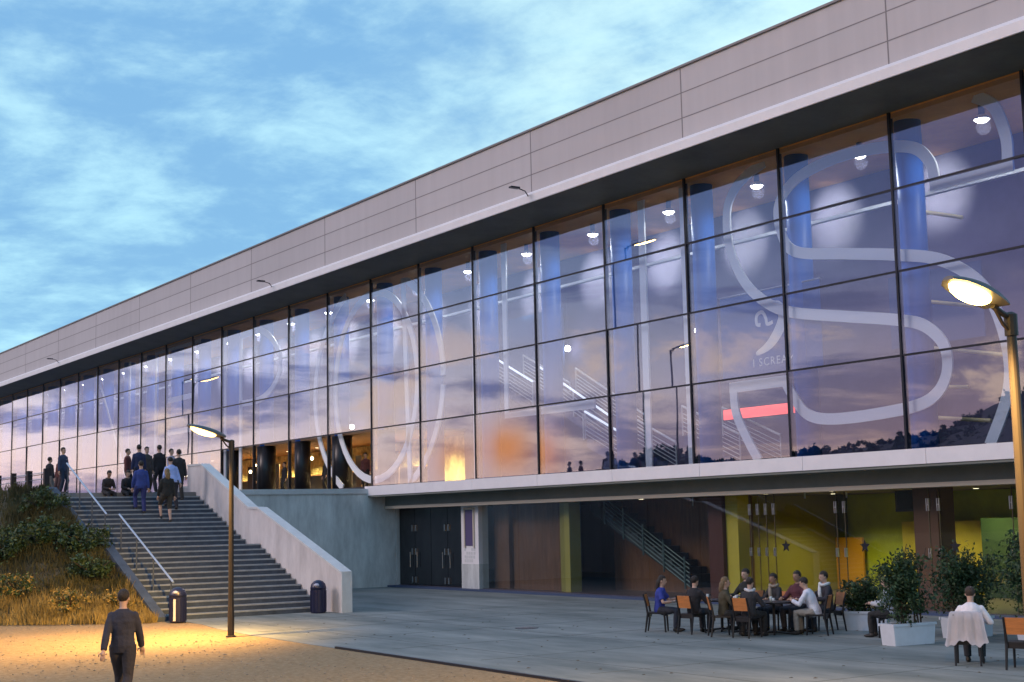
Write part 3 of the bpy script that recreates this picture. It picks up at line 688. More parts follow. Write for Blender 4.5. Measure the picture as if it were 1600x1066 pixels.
# fence of dark posts on the terrace edge
FN = thing('terrace_fence', 'low fence of thick dark posts with thin rails on the embankment crest', 'fence')
for k in range(9):
    xx = -30.8-2.45*k; bm = bmesh.new(); prism(bm, [(xx-.10,-14.9),(xx+.10,-14.9),(xx+.10,-14.7),(xx-.10,-14.7)], 'z', 4.08, 5.2); new_obj('post', bm, mat('brown_black_post', (.035,.02,.02), .7), FN)
for zz in (4.5,4.8,5.05):
    bm = bmesh.new(); tube(bm, [(-30.8,-14.8,zz),(-52,-14.8,zz)], .018, 6); new_obj('rail', bm, M_steel, FN)
# embankment
toe = [(-14.6,-16.02),(-16.2,-17.9),(-18.2,-20.2),(-25,-27.5),(-45,-42),(-90,-60)]
crest = [(-26.6,-16.02),(-27.2,-16.2),(-28.6,-16.7),(-36,-17.6),(-58,-19),(-110,-22)]
def lerp(a, b, t): return a+(b-a)*t
def emb(u, v):
    k = min(int(u), len(toe)-2); f = u-k
    a = [lerp(toe[k][i], toe[k+1][i], f) for i in (0,1)]; b = [lerp(crest[k][i], crest[k+1][i], f) for i in (0,1)]
    X_, Y_ = lerp(a[0],b[0],v), lerp(a[1],b[1],v)
    zz = 4.34*(v**.93) if u > .02 else max(-.04, 4.34*(v**1.0))
    bump = .10*math.sin(X_*2.1+Y_*1.3)*math.sin(Y_*1.7-X_*.6)*min(1,u*2)*math.sin(PI*min(1,v))
    return X_, Y_, zz + bump - .04
bm = bmesh.new(); NU, NV = 60, 26
g = [[bm.verts.new(emb(u*(len(toe)-1.001)/NU if u>0 else 0, v/NV)) for v in range(NV+1)] for u in range(NU+1)]
for u in range(NU):
    for v in range(NV): bm.faces.new([g[u][v], g[u][v+1], g[u+1][v+1], g[u+1][v]])
top = [bm.verts.new((p.co.x-1.5, -15.98, 4.3)) for p in [r[-1] for r in g]]
for u in range(NU): bm.faces.new([g[u][NV], top[u], top[u+1], g[u+1][NV]])
bmesh.ops.recalc_face_normals(bm, faces=bm.faces[:])
struct(new_obj('embankment', bm, mat('earth', (.07,.06,.035), .95, var=.5, vscale=1.6, bump=.5, bscale=9), smooth=True))
# grass and weeds on the embankment, nobody could count them
M_grass = mat('dry_grass_blade', (.022,.040,.012), .8, var=.6, vscale=.7, col2=(.11,.10,.03))
M_leaf_d = mat('dark_green_leaf', (.020,.050,.016), .6, var=.4, vscale=3); M_leaf_l = mat('mid_green_leaf', (.045,.085,.025), .55, var=.4, vscale=3)
M_leaf_lit = mat('lamplit_leaf', (.32,.23,.06), .7, var=.4, vscale=3); M_bark = mat('bark', (.07,.05,.035), .9, var=.3, vscale=9)  # yellow leaves: lamplight at the slope foot put into their colour
rg = random.Random(21); bm = bmesh.new(); bm_lit = bmesh.new()
for i in range(26000):
    u, v = rg.uniform(0,3.0)**1.0, rg.uniform(-.03,1.0)
    if rg.random() < .25: v = rg.uniform(-.06,.25)
    X_,Y_,Z_ = emb(max(0,u), max(0,v))
    if v < 0: X_, Y_ = X_-v*8, Y_+v*8; Z_ = -.01
    if Y_ > -16.05: continue
    clump = math.sin(X_*1.7)*math.sin(Y_*1.9+X_*.4)
    h = rg.uniform(.12,.34)*(1+.6*clump); a = rg.uniform(0,6.28); wv = rg.uniform(.008,.018); ln = rg.uniform(.1,.5)*h
    c_, s_ = math.cos(a), math.sin(a); b2 = rg.uniform(0,6.28)
    p0 = Vector((X_-c_*wv,Y_-s_*wv,Z_)); p1 = Vector((X_+c_*wv,Y_+s_*wv,Z_)); m0 = Vector((X_+math.cos(b2)*ln*.4, Y_+math.sin(b2)*ln*.4, Z_+h*.6)); tp = Vector((X_+math.cos(b2)*ln, Y_+math.sin(b2)*ln, Z_+h))
    tb = bm_lit if v < .10+.13*rg.random()+.06*clump else bm
    q = [tb.verts.new(p) for p in (p0,p1,m0+Vector((c_*wv*.7,s_*wv*.7,0)),m0-Vector((c_*wv*.7,s_*wv*.7,0)),tp)]
    tb.faces.new([q[0],q[1],q[2],q[3]]); tb.faces.new([q[3],q[2],q[4]])
stuff(new_obj('grass', bm, M_grass)); stuff(new_obj('lamplit_grass', bm_lit, mat('lamplit_grass_tone', (.22,.17,.05), .85, var=.55, vscale=1.5, col2=(.38,.29,.10))))  # second mesh: paler blades with the lamplight painted into their colour
def bush(label, u, v, r, n, mats, group, seed, size=.07):
    X_,Y_,Z_ = emb(u,v); t = thing('bush', label, 'bush', (X_,Y_,Z_), 0, group); rr = random.Random(seed)
    bm = bmesh.new(); leaves(bm, (0,0,r[2]*.75), r, n, size, rr, .35); new_obj('foliage', bm, mats, t)
    bm = bmesh.new()
    for k in range(6):
        a = rr.uniform(0,6.28); tube(bm, [(0,0,-.1),(math.cos(a)*r[0]*.25,math.sin(a)*r[1]*.25,r[2]*.5),(math.cos(a)*r[0]*.7,math.sin(a)*r[1]*.7,r[2]*1.1)], [.03,.02,.008], 6)
    new_obj('stem', bm, M_bark, t); return t
GB = 'bushes on the embankment'
DK = [M_leaf_d, M_leaf_l]; YL_ = [M_leaf_lit, M_leaf_l]
bush('widest dark bush in the middle of the embankment slope', 1.2, .50, (1.6,1.4,.5), 2600, DK, GB, 1)
bush('dark bush against the left side of the stair, halfway up', .35, .45, (1.1,.8,.5), 1900, DK, GB, 2)
bush('dark bush low on the slope beside the bottom of the stair', .55, .26, (1.0,.8,.45), 1500, DK, GB, 3)
bush('dark bush near the crest of the embankment', 1.0, .8, (1.5,1.0,.42), 1900, DK, GB, 4)
bush('loose green bush at the left edge, higher on the slope', 1.9, .42, (1.4,1.2,.5), 1900, DK, GB, 5)
bush('small bush coloured yellow as if lamplit at the foot of the slope, leftmost', 2.02, .12, (.8,.7,.5), 900, YL_, GB, 6, .055)
bush('small bush in painted lamplight colour at the foot of the slope behind the walking figure', 1.05, .06, (.7,.6,.45), 900, YL_, GB, 7, .05)
bush('low bush in painted lamplight colour at the slope foot between the walking figure and the bin', .42, .07, (.55,.5,.36), 650, YL_, GB, 8, .05)
bush('low mixed bush at the slope foot, second from the left edge', 1.62, .15, (.8,.7,.5), 900, [M_leaf_l,M_leaf_lit], GB, 9, .055)

# ------------------------------------------------------------------ what the glass mirrors: ridge, woods, tall lamps south of the camera
bm = bmesh.new(); rr = random.Random(9); prev = None; rows = []
for i in range(121):
    a = math.radians(178 + i*1.55) ; d0, d1 = 300, 520
    t = math.degrees(a)
    hgt = 3 + 17*max(0,min(1,(t-205)/6)) + 1.5*math.sin(t*.31) + 1.2*math.sin(t*.83+1) + 54*max(0, min(1, (t-221)/22))**1.3*(1 if t<300 else .8)
    rows.append([bm.verts.new((CAM.x+math.cos(a)*d, CAM.y+math.sin(a)*d, z_)) for d, z_ in ((d0-150,-1),(d0-60,hgt*.35),(d0,hgt*.75),(d0+70,hgt),(d1,hgt*.5),(d1+60,-2))])
for a_, b_ in zip(rows, rows[1:]):
    for i in range(5): bm.faces.new([a_[i], b_[i], b_[i+1], a_[i+1]])
bmesh.ops.recalc_face_normals(bm, faces=bm.faces[:])
struct(new_obj('hill', bm, mat('dark_hillside', (.012,.015,.010), .95, var=.5, vscale=.05), smooth=True))
bm = bmesh.new()
for i in range(900):
    a = math.radians(206 + (rr.uniform(0,34) if i%4 else rr.uniform(0,150))); t = math.degrees(a); d = rr.uniform(290,372)
    hgt = 3 + 17*max(0,min(1,(t-205)/6)) + 1.5*math.sin(t*.31) + 1.2*math.sin(t*.83+1) + 54*max(0, min(1, (t-221)/22))**1.3*(1 if t<300 else .8)
    base = hgt*(.45+.55*(d-250)/122); c = (CAM.x+math.cos(a)*d, CAM.y+math.sin(a)*d, base); hh = rr.uniform(1.2,3.0)
    leaves(bm, (c[0],c[1],c[2]+hh*.4), (hh*.9,hh*.9,hh*.55), 110, .55, rr, .1)
stuff(new_obj('woodland', bm, [M_leaf_d, M_leaf_d]))
# ------------------------------------------------------------------ street lamps and bins
M_post = mat('dark_brown_post', (.045,.04,.035), .45, .5); M_shell = mat('grey_lamp_shell', (.12,.12,.12), .4, .4)
M_sod = mat('sodium_glow', (1,.7,.3), .5, emit=(1,.62,.16), estr=9)
M_sodb = mat('strong_sodium_glow', (1,.8,.4), .5, emit=(1,.62,.16), estr=40)
def street_lamp(label, loc, rz, H, glow, power, col, aim, size=120, group=None, tall=False, head=1.0):
    t = thing('street_lamp', label, 'street lamp', loc, rz, group)
    bm = bmesh.new(); lathe(bm, [(.13,-.05),(.13,.02),(.085,.03),(.085,.5),(.07,.9),(.055,H)], 14); new_obj('post', bm, M_post, t, smooth=False)
    bm = bmesh.new(); lathe(bm, [(.075,H-.22),(.075,H+.02),(.03,H+.05)], 12); new_obj('collar', bm, M_post, t)
    bm = bmesh.new()
    tube(bm, [(0,0,H-.02),(0,-.16,H+.03),(0,-.30,H+.10)], .035, 8); tube(bm, [(0,0,H-.20),(0,-.14,H-.10),(0,-.26,H+.06)], .02, 8); new_obj('bracket', bm, M_post, t)
    rot = Matrix.Rotation(math.radians(-17), 3, 'X'); L0 = head
    h = bpy.data.objects.new('lamp_head', bpy.data.meshes.new('lamp_head')); bm = bmesh.new()
    n = 9; rings = []
    for i in range(n):                      # flattened shell: domed above, flat below
        f = i/(n-1); yy = -.22 - L0*f; wd = (.10+.14*math.sin(PI*min(1,.18+f*.72)))*(1 if f<.95 else .55); hg = .13*math.sin(PI*(.22+.66*f))
        rings.append([bm.verts.new(rot @ Vector((wd*math.cos(k*PI/8), yy+.25, hg*math.sin(k*PI/8)))+Vector((0,-.25,H+.10))) for k in range(9)])
    for a, b_ in zip(rings, rings[1:]):
        for k in range(9): bm.faces.new([a[k], a[(k+1)%9], b_[(k+1)%9], b_[k]])
    bm.faces.new(rings[0]); bm.faces.new(rings[-1][::-1]); bmesh.ops.recalc_face_normals(bm, faces=bm.faces[:])
    new_obj('lamp_head', bm, M_shell, t); bpy.data.objects.remove(h)
    bm = bmesh.new(); c = rot @ Vector((0,-.22-L0*.56+.25,-.005)) + Vector((0,-.25,H+.10)); ellipsoid(bm, c, (.17,L0*.36,.10), rot, 14, 8); new_obj('diffuser', bm, glow, t, smooth=True)
    if power:
        ld = bpy.data.lights.new('lamp', 'SPOT'); ld.energy = power; ld.color = col; ld.spot_size = math.radians(size); ld.spot_blend = .9; ld.shadow_soft_size = .12
        lo = bpy.data.objects.new('lamp', ld); COL.objects.link(lo); lo.parent = t; lo.location = c + Vector((0,-.02,-.16)); lo.rotation_euler = (Matrix.Rotation(-rz,3,'Z') @ Vector(aim)).to_track_quat('-Z','Y').to_euler()
    return t
street_lamp('street lamp with a glowing head in front of the outdoor stair', (-7.46,-16.74,0), 0, 4.88, M_sod, 9000, (1,.53,.13), (-.40,-.52,-.74), 172)
street_lamp('nearest street lamp, blazing yellow beside the right edge of the glass front', (16.58,-17.45,0), 0, 4.88, M_sodb, 9500, (1,.54,.16), (-.45,-.40,-.80), 172, head=.85)
for lab, loc, H, glow in (('tall lamp post south of the forecourt, mirrored between the letters I and L',(-42.9,-25,0),19.6,M_sodb),('tall lamp post far south of the forecourt, mirrored behind the letter I',(-45.7,-30,0),13.8,M_sodb),('tall lamp post on the terrace side, mirrored above the stair',(-98,-17,4),12,M_sod)):
    street_lamp(lab, loc, 0, H, glow, 0, None, None, head=2.6)
def bin_(label, loc, stripe):
    t = thing('litter_bin', label, 'litter bin', loc, 0.5, 'dome topped litter bins')
    nb = mat('navy_plastic', (.012,.016,.055), .35); bm = bmesh.new(); lathe(bm, [(.21,.0),(.24,.03),(.245,.72),(.25,.74)], 24); new_obj('body', bm, nb, t, smooth=False)
    bm = bmesh.new(); lathe(bm, [(.252,.745),(.25,.80),(.22,.90),(.15,.98),(.05,1.02)], 24); new_obj('lid', bm, nb, t, smooth=True)
    for a in (0, PI):
        bm = bmesh.new(); ellipsoid(bm, (.19*math.cos(a-1.2),.19*math.sin(a-1.2),.87), (.09,.09,.055)); new_obj('mouth', bm, mat('pale_bin_flap', (.45,.47,.6), .4), t)
    bm = bmesh.new()
    for k in range(12):
        a = k*PI/6; tube(bm, [(.247*math.cos(a),.247*math.sin(a),.05),(.247*math.cos(a),.247*math.sin(a),.70)], .012, 5)
    new_obj('rib', bm, nb, t)
    if stripe:
        bm = bmesh.new(); box(bm, -.035,.035,-.275,-.25,.06,.68); o = new_obj('stripe', bm, mat('pale_stripe', (.75,.7,.66), .5), t); o.rotation_euler = (0,0,.35)
    return t
bin_('navy domed litter bin with a pale stripe at the foot of the stair, gravel side', (-13.82,-15.73,0), True)
bin_('navy domed litter bin against the pale balustrade wall', (-14.35,-10.95,0), False)

# ------------------------------------------------------------------ chairs, tables, planters
def chair0():
    t = thing('cafe_chair', 'x', 'chair', (0,0,0), 0, 'cafe chairs on the forecourt')   # sitter faces +Y
    bm = bmesh.new(); prism(bm, [(-.22,-.21),(.22,-.21),(.23,.22),(-.23,.22)], 'z', .43, .47); new_obj('seat', bm, M_black, t)
    for sx in (-.21,.21):
        bm = bmesh.new(); tube(bm, [(sx*1.05,.21,0),(sx,.19,.44)], [.020,.026], 6); new_obj('leg', bm, M_black, t)
        bm = bmesh.new(); tube(bm, [(sx*1.02,-.28,0),(sx,-.21,.44),(sx,-.25,.68),(sx,-.31,.90)], [.02,.028,.024,.02], 6); new_obj('leg', bm, M_black, t)
    bm = bmesh.new(); prism(bm, [(-.24,.60),(-.30,.885),(-.285,.89),(-.225,.605)], 'x', -.20, .20); new_obj('backrest', bm, M_wood2, t)
    bm = bmesh.new(); box(bm, -.19,.19,-.20,-.17,.36,.43); box(bm, -.19,.19,.16,.19,.37,.43); new_obj('seat_rail', bm, M_black, t)
    return t
CH = chair0(); used = []
def chair(x, y, deg, label):
    o = CH if not used else copy_tree(CH); used.append(1)
    o.location = (x,y,0); o.rotation_euler = (0,0,math.radians(deg)); o['label'] = label; return o
def table(x, y, deg, label, r=.42):
    t = thing('cafe_table', label, 'table', (x,y,0), math.radians(deg), 'cafe tables on the forecourt')
    bm = bmesh.new(); prism(bm, [(-r,-r),(r,-r),(r,r),(-r,r)], 'z', .71, .745); new_obj('tabletop', bm, M_black, t)
    bm = bmesh.new(); tube(bm, [(0,0,.03),(0,0,.71)], .035, 10); new_obj('pedestal', bm, M_black, t)
    bm = bmesh.new()
    for a in range(4): c_, s_ = math.cos(a*PI/2+.78), math.sin(a*PI/2+.78); tube(bm, [(0,0,.06),(c_*.36,s_*.36,.02)], .025, 6)
    new_obj('foot', bm, M_black, t); return t
table(.55,-7.55,0,'dark cafe table nearest the woman in blue, left end of the group'); table(1.38,-7.5,2,'dark cafe table in the middle of the seated group'); table(2.22,-7.45,0,'dark cafe table in front of the man in the white shirt')
table(10.5,-8.85,20,'dark cafe table at the right edge behind the white shirted back')
chair(-.45,-8.71,-48,'orange backed chair under the woman in blue, left end of the tables')
chair(.62,-8.55,8,'orange backed chair under the person in the dark coat, near side, second from the left')
chair(1.72,-8.62,-32,'turned orange backed chair at the near side under the fair haired person')
chair(2.40,-8.45,12,'orange backed chair at the near side next to the white shirted man')
chair(3.10,-6.93,118,'black chair under the man in the white shirt, right end of the tables')
chair(.35,-6.45,180,'chair hidden behind the tables under the dark haired man in black, far side')
chair(1.30,-6.4,175,'chair hidden behind the tables under the person in the patterned scarf')
chair(2.0,-6.35,185,'chair hidden behind the tables under the red faced man')
chair(2.55,-5.95,160,'chair hidden behind the man in the white shirt, far right corner of the group')
chair(9.62,-9.86,34,'black chair under the white shirted back near the right edge')
chair(10.75,-9.85,20,'empty orange backed chair at the right edge of the view')
def planter(x, y, deg, ln, label, blabel, h, r, n, seed):
    t = thing('planter', label, 'planter', (x,y,0), math.radians(deg), 'white trough planters'); pm = mat('white_planter', (.62,.66,.72), .6, var=.08, vscale=3)
    a, b = ln/2, .21; bm = bmesh.new(); z1 = .44
    o4 = lambda s, zz: [bm.verts.new((sx*(a*s),sy*(b*s),zz)) for sx,sy in ((-1,-1),(1,-1),(1,1),(-1,1))]
    r0, r1 = o4(.93,.0), o4(1,z1); i1 = [bm.verts.new((sx*(a-.04),sy*(b-.04),z1)) for sx,sy in ((-1,-1),(1,-1),(1,1),(-1,1))]; i0 = [bm.verts.new((sx*(a-.05),sy*(b-.05),.36)) for sx,sy in ((-1,-1),(1,-1),(1,1),(-1,1))]
    for A_, B_ in ((r0,r1),(r1,i1),(i1,i0)):
        for k in range(4): bm.faces.new([A_[k],A_[(k+1)%4],B_[(k+1)%4],B_[k]])
    bm.faces.new(r0[::-1]); bm.faces.new(i0); bmesh.ops.recalc_face_normals(bm, faces=bm.faces[:]); new_obj('trough', bm, pm, t)
    bm = bmesh.new()
    for sy in (-1,1): box(bm, -a-.02, a+.02, sy*b-.02 if sy<0 else sy*b-.02, sy*b+.02, z1-.05, z1+.005)
    new_obj('rim', bm, pm, t)
    bm = bmesh.new(); box(bm, -a+.052, a-.052, -b+.052, b-.052, .361, .40); new_obj('soil', bm, mat('dark_soil', (.03,.022,.015), .95), t)
    p = thing('potted_shrub', blabel, 'shrub', (x,y,.40), math.radians(deg), 'shrubs in the white planters'); rr = random.Random(seed)
    bm = bmesh.new(); leaves(bm, (0,0,h*.52), (r[0],r[1],h*.55), n, .048, rr, .1); new_obj('foliage', bm, DK, p)
    bm = bmesh.new()
    for k in range(7):
        q = rr.uniform(-a*.7,a*.7); tube(bm, [(q,0,-.02),(q+rr.uniform(-.1,.1),rr.uniform(-.1,.1),h*.5),(q+rr.uniform(-.25,.25),rr.uniform(-.2,.2),h*rr.uniform(.85,1.08))], [.02,.014,.006], 5)
    new_obj('stem', bm, M_bark, p)
planter(6.15,-7.45,84,1.15,'white trough planter nearest the seated group','tall dark shrub in the left planter, in front of the brown pillar',1.55,(.66,.45),4800,31)
planter(5.9,-5.25,84,1.15,'white trough planter half hidden behind the white shirted back','dark shrub in the middle planter, below the star stickers',1.5,(.95,.6),5600,32)
planter(8.05,-5.4,60,1.2,'white trough planter farthest right, hidden behind the seated back','tall dark shrub at the right edge, highest of the shrubs',1.95,(1.0,.65),6500,33)
planter(3.0,-5.2,30,1.0,'low dark planter behind the seated group by the glass','low dark shrub behind the seated group by the glass',.75,(.7,.45),3000,34)

# ------------------------------------------------------------------ people
SK = {'light': (.52,.34,.26), 'tan': (.36,.21,.14)}
def ik(a, b, l1, l2, pole):
    a, b = Vector(a), Vector(b); d = b-a; dist = min(d.length, (l1+l2)*.999); dn = d.normalized(); b = a+dn*dist
    x_ = (l1*l1-l2*l2+dist*dist)/(2*dist); h = math.sqrt(max(0,l1*l1-x_*x_)); p = Vector(pole); p = (p-dn*p.dot(dn)).normalized()
    return a+dn*x_+p*h, b
def remesh(bm, vox, name, m, parent, sm=2):
    me = bpy.data.meshes.new('t'); bm.to_mesh(me); bm.free(); o = bpy.data.objects.new('t', me); COL.objects.link(o)
    r = o.modifiers.new('r','REMESH'); r.mode = 'VOXEL'; r.voxel_size = vox; s = o.modifiers.new('s','SMOOTH'); s.iterations = sm; s.factor = .5
    me2 = bpy.data.meshes.new_from_object(o.evaluated_get(bpy.context.evaluated_depsgraph_get())); bpy.data.objects.remove(o)
    b2 = bmesh.new(); b2.from_mesh(me2); bpy.data.meshes.remove(me2); return b2
def person(label, loc, deg, pose='stand', top=(.05,.05,.06), legs=(.04,.04,.05), hair=(.02,.015,.012), skin='light', lean=0., hands=None, feet=None, sleeves='long', shorts=False, group=None, long_hair=False, h=1.0, turn=0., scarf=None, voxel=.017, nod=0.):
    t = thing('person', label, 'person', loc, math.radians(deg), group); t.scale = (h,h,h)
    sit = pose.startswith('sit'); hz = .52 if sit else .93
    pel = Vector((0,0,hz)); sp_ = Vector((0, math.sin(lean), math.cos(lean))); nrm = Vector((0, math.cos(lean), -math.sin(lean)))
    waist = pel+sp_*.16; chest = pel+sp_*.36; sho = pel+sp_*.47; neck = pel+sp_*.54; hd = neck + (sp_*.6+Vector((0,math.sin(lean*.3+nod),1))*.6).normalized()*.155+nrm*.02
    S_ = {s: sho + Vector((s*.172,0,-.035)) for s in (-1,1)}; Hp = {s: pel+Vector((s*.095,0,-.03)) for s in (-1,1)}
    if feet is None:
        feet = {'stand': ((-.11,.02,.08),(.11,.0,.08)), 'walk': ((-.09,.30,.08),(.09,-.32,.13)), 'climb': ((-.10,.22,.26),(.10,-.12,.10)), 'sit': ((-.12,.42,.08),(.12,.40,.08)), 'sitlow': ((-.13,.40,-.25),(.13,.36,-.25))}[pose]
    if hands is None:
        hands = {'stand': ((-.25,.05,.78),(.25,.05,.78)), 'walk': ((-.22,-.24,.86),(.21,.26,.90)), 'climb': ((-.24,.15,.86),(.24,-.05,.82)), 'sit': ((-.16,.40,.74),(.16,.40,.74)), 'sitlow': ((-.10,.42,.62),(.10,.42,.62))}[pose]
    arms, lg = {}, {}
    for i, s in enumerate((-1,1)):
        el, ha = ik(S_[s], hands[i], .285, .255, (s*.6,-.6,-.5)); kn, an = ik(Hp[s], feet[i], .435, .425, (s*.08,1,.15 if sit else 0)); arms[s] = (el,ha); lg[s] = (kn,an)
    def torso(bm, g=0.):
        R_ = Vector((1,0,0)); prev = None
        for c, wx, dy in ((pel-sp_*.09,.13,.09),(pel,.170,.115),(waist,.148,.105),(pel+sp_*.26,.162,.115),(chest,.178,.122),(sho-sp_*.03,.165,.105),(sho+sp_*.02,.130,.088),(sho+sp_*.05,.085,.072),(neck,.060,.062)):
            ring = [bm.verts.new(c + R_*((wx+g)*math.cos(a*PI/7)) + nrm*((dy+g)*math.sin(a*PI/7))) for a in range(14)]
            if prev:
                for k in range(14): bm.faces.new([prev[k],prev[(k+1)%14],ring[(k+1)%14],ring[k]])
            else: bm.faces.new(ring[::-1])
            prev = ring
        bm.faces.new(prev)
    def arm(bm, s, g=0., end=1.):
        el, ha = arms[s]; e2 = el+(ha-el)*end
        if end > 0: tube(bm, [S_[s]-Vector((s*.06,0,.01)), S_[s], S_[s]+(el-S_[s])*.5, el, el+(e2-el)*.4, e2], [.046+g*.6,.052+g*.8,.048+g,.040+g,.042+g,.028+g*1.2], 10)
        else: tube(bm, [S_[s]-Vector((s*.06,0,.01)), S_[s], S_[s]+(el-S_[s])*.75], [.048+g*.6,.053+g*.8,.055+g], 10)
        ellipsoid(bm, S_[s], (.052+g*.8,)*3, seg=10, rings=7)
    def leg(bm, s, g=0., end=1.):
        kn, an = lg[s]; a2 = kn+(an-kn)*end if end > 0 else kn
        tube(bm, [Hp[s]+Vector((0,0,.05)), Hp[s]+(kn-Hp[s])*.25, Hp[s]+(kn-Hp[s])*.7, kn, kn+(a2-kn)*.35, a2], [.092+g,.090+g,.066+g,.055+g,.057+g,.036+g*1.6], 10)
    # the body, one continuous surface with face, ears, hands
    bm = bmesh.new(); torso(bm); F_ = nrm if abs(lean)<.5 else (nrm*.6+Vector((0,.8,0))).normalized()
    Rt = Matrix.Rotation(turn,3,'Z'); F_ = (Rt @ F_).normalized(); upv = (Vector((0,0,1))-F_*F_.z*.6).normalized(); sd_ = F_.cross(upv).normalized(); upv = sd_.cross(F_)
    HR = Matrix((sd_,F_,upv)).transposed()
    P_ = lambda x_,y_,z_: hd + HR @ Vector((x_,y_,z_))
    tube(bm, [neck-sp_*.06, neck+sp_*.03, P_(0,-.02,-.04)], [.060,.054,.056], 10)
    ellipsoid(bm, P_(0,-.005,.02), (.077,.097,.100), HR, 14, 10); ellipsoid(bm, P_(0,.028,-.055), (.058,.064,.062), HR, 12, 8)
    ellipsoid(bm, P_(0,.100,-.018), (.016,.022,.026), HR, 8, 6)
    for s in (-1,1): arm(bm, s); leg(bm, s); ellipsoid(bm, P_(s*.078,-.01,-.01), (.014,.024,.034), HR, 8, 6); ellipsoid(bm, lg[s][1]+Vector((0,.05,-.045)), (.042,.11,.035))
    for s in (-1,1):
        el, ha = arms[s]; dr = (ha-el).normalized(); ellipsoid(bm, ha+dr*.045, (.040,.040,.040), None, 10, 7)
    b2 = remesh(bm, voxel, 'body', None, t); eyes = []
    for s in (-1,1):                                        # five separate bent fingers on each hand
        el, ha = arms[s]; dr = (ha-el).normalized(); dn_ = Vector((0,0,-1)); dn_ = (dn_-dr*dr.dot(dn_)).normalized() if abs(dr.z)<.95 else Vector((0,1,0)); ac = dr.cross(dn_)
        for k, ln in enumerate((.072,.080,.076,.060)):
            q = ha+dr*.070+ac*((k-1.5)*.019); tube(b2, [q, q+dr*ln*.5+dn_*.006, q+dr*ln*.85+dn_*.028, q+dr*ln*.9+dn_*.045], [.0095,.009,.008,.0065], 6)
        q = ha+dr*.035-ac*.030*s*-1; tube(b2, [q, q+ac*.028*s+dr*.02, q+ac*.034*s+dr*.048+dn_*.012], [.011,.010,.008], 6)
    for f in b2.faces: f.material_index = 0
    for s in (-1,1): ellipsoid(b2, P_(s*.031,.088,.008), (.012,.008,.007), HR, 8, 6, 1)
    ellipsoid(b2, P_(0,.090,-.062), (.024,.008,.007), HR, 8, 6, 2)
    new_obj('body', b2, [mat('skin_'+skin, SK[skin], .55), mat('eye_dark', (.015,.012,.01), .3), mat('lip', (.35,.12,.10), .5)], t, smooth=True)
    cm = lambda c, nm: mat('%s_%d_%d_%d' % ((nm,)+tuple(int(v*999) for v in c)), c, .85, var=.16, vscale=5, bump=.7, bscale=9)
    bm = bmesh.new(); torso(bm, .018)
    for s in (-1,1): arm(bm, s, .016, {'long': .97, 'short': 0}[sleeves])
    tube(bm, [pel-sp_*.02, pel-sp_*.10], [.168,.160], 14, flat=((0,1,0) if not sit else tuple(nrm),.72))
    b2 = remesh(bm, voxel, 'shirt', None, t)
    bmesh.ops.delete(b2, geom=[v for v in b2.verts if (v.co-neck).dot(sp_) > .028 and abs(v.co.x)<.12], context='VERTS')
    new_obj('jacket' if sum(top)<.4 else 'shirt', b2, cm(top,'cloth'), t, smooth=True)
    bm = bmesh.new(); tube(bm, [pel+sp_*.06, pel, pel-sp_*.08], [.160,.172,.150], 14, flat=(tuple(nrm),.72))
    for s in (-1,1): leg(bm, s, .017, .96 if not shorts else .12)
    new_obj('trousers' if not shorts else 'shorts', remesh(bm, voxel, 'x', None, t), cm(legs,'cloth'), t, smooth=True)
    for s in (-1,1):
        bm = bmesh.new(); an = lg[s][1]; ellipsoid(bm, an+Vector((0,.055,-.042)), (.050,.135,.042), None, 12, 8); ellipsoid(bm, an+Vector((0,-.01,-.01)), (.047,.058,.05), None, 10, 8)
        b2 = remesh(bm, .014, 'x', None, t); 
        for v in b2.verts: v.co.z = max(v.co.z, an.z-.08)
        new_obj('shoe', b2, mat('dark_shoe', (.02,.018,.016), .5), t, smooth=True)
    bm = bmesh.new(); ellipsoid(bm, P_(0,-.018,.036), (.088,.104,.102), HR, 16, 12)
    if long_hair: tube(bm, [P_(0,-.04,.04), P_(0,-.085,-.05), P_(0,-.10,-.17), P_(0,-.10,-.25)], [.085,.088,.080,.04], 10, flat=(tuple(F_),.7))
    b2 = bm; inv = HR.transposed()
    bmesh.ops.delete(b2, geom=[v for v in b2.verts if (lambda q: q.y > .035 and q.z < .060 - (.02 if abs(q.x)>.05 else 0) or (q.z < -.035 and q.y > -.035))(inv @ (v.co-hd))], context='VERTS')
    new_obj('hair', b2, mat('hair_%d_%d' % (int(hair[0]*999), int(hair[1]*999)), hair, .6, var=.4, vscale=30, bump=.8, bscale=45, stretch=(1,1,.3)), t, smooth=True)
    if scarf:
        bm = bmesh.new(); tube(bm, [neck+Vector((.10*math.cos(a),.10*math.sin(a)+.01,-.01+.02*math.sin(2*a))) for a in [k*PI/6 for k in range(13)]], .036, 8); tube(bm, [neck+Vector((.03,.11,-.01)), chest+nrm*.15, waist+nrm*.15], [.035,.05,.045], 8)
        new_obj('scarf', bm, cm(scarf,'scarf'), t, smooth=True)
    return t
person('walker in dark clothes on the gravel in the left foreground', (5.0,-23.7,0), 56, 'walk', (.03,.032,.05), (.03,.028,.035), h=1.03, voxel=.013)
SG = 'people on the outdoor stair'
zs = lambda X_: (2.13+math.ceil((-21.2-X_)/T2)*R2 if X_ < -21.2 else 2.13 if X_ < -19.9 else max(0,math.ceil((-15-X_)/T1))*R1)
def on_stair(X_, Y_): return (X_, Y_, min(4.1, zs(X_)))
person('person climbing the stair in a black top with bare lower legs and fair hair', on_stair(-23.15,-12.65), 90, 'climb', (.02,.022,.022), (.05,.048,.04), (.22,.15,.07), shorts=True, group=SG, long_hair=True, h=1.10, feet=((-.10,.25,.19),(.10,-.08,.06)))
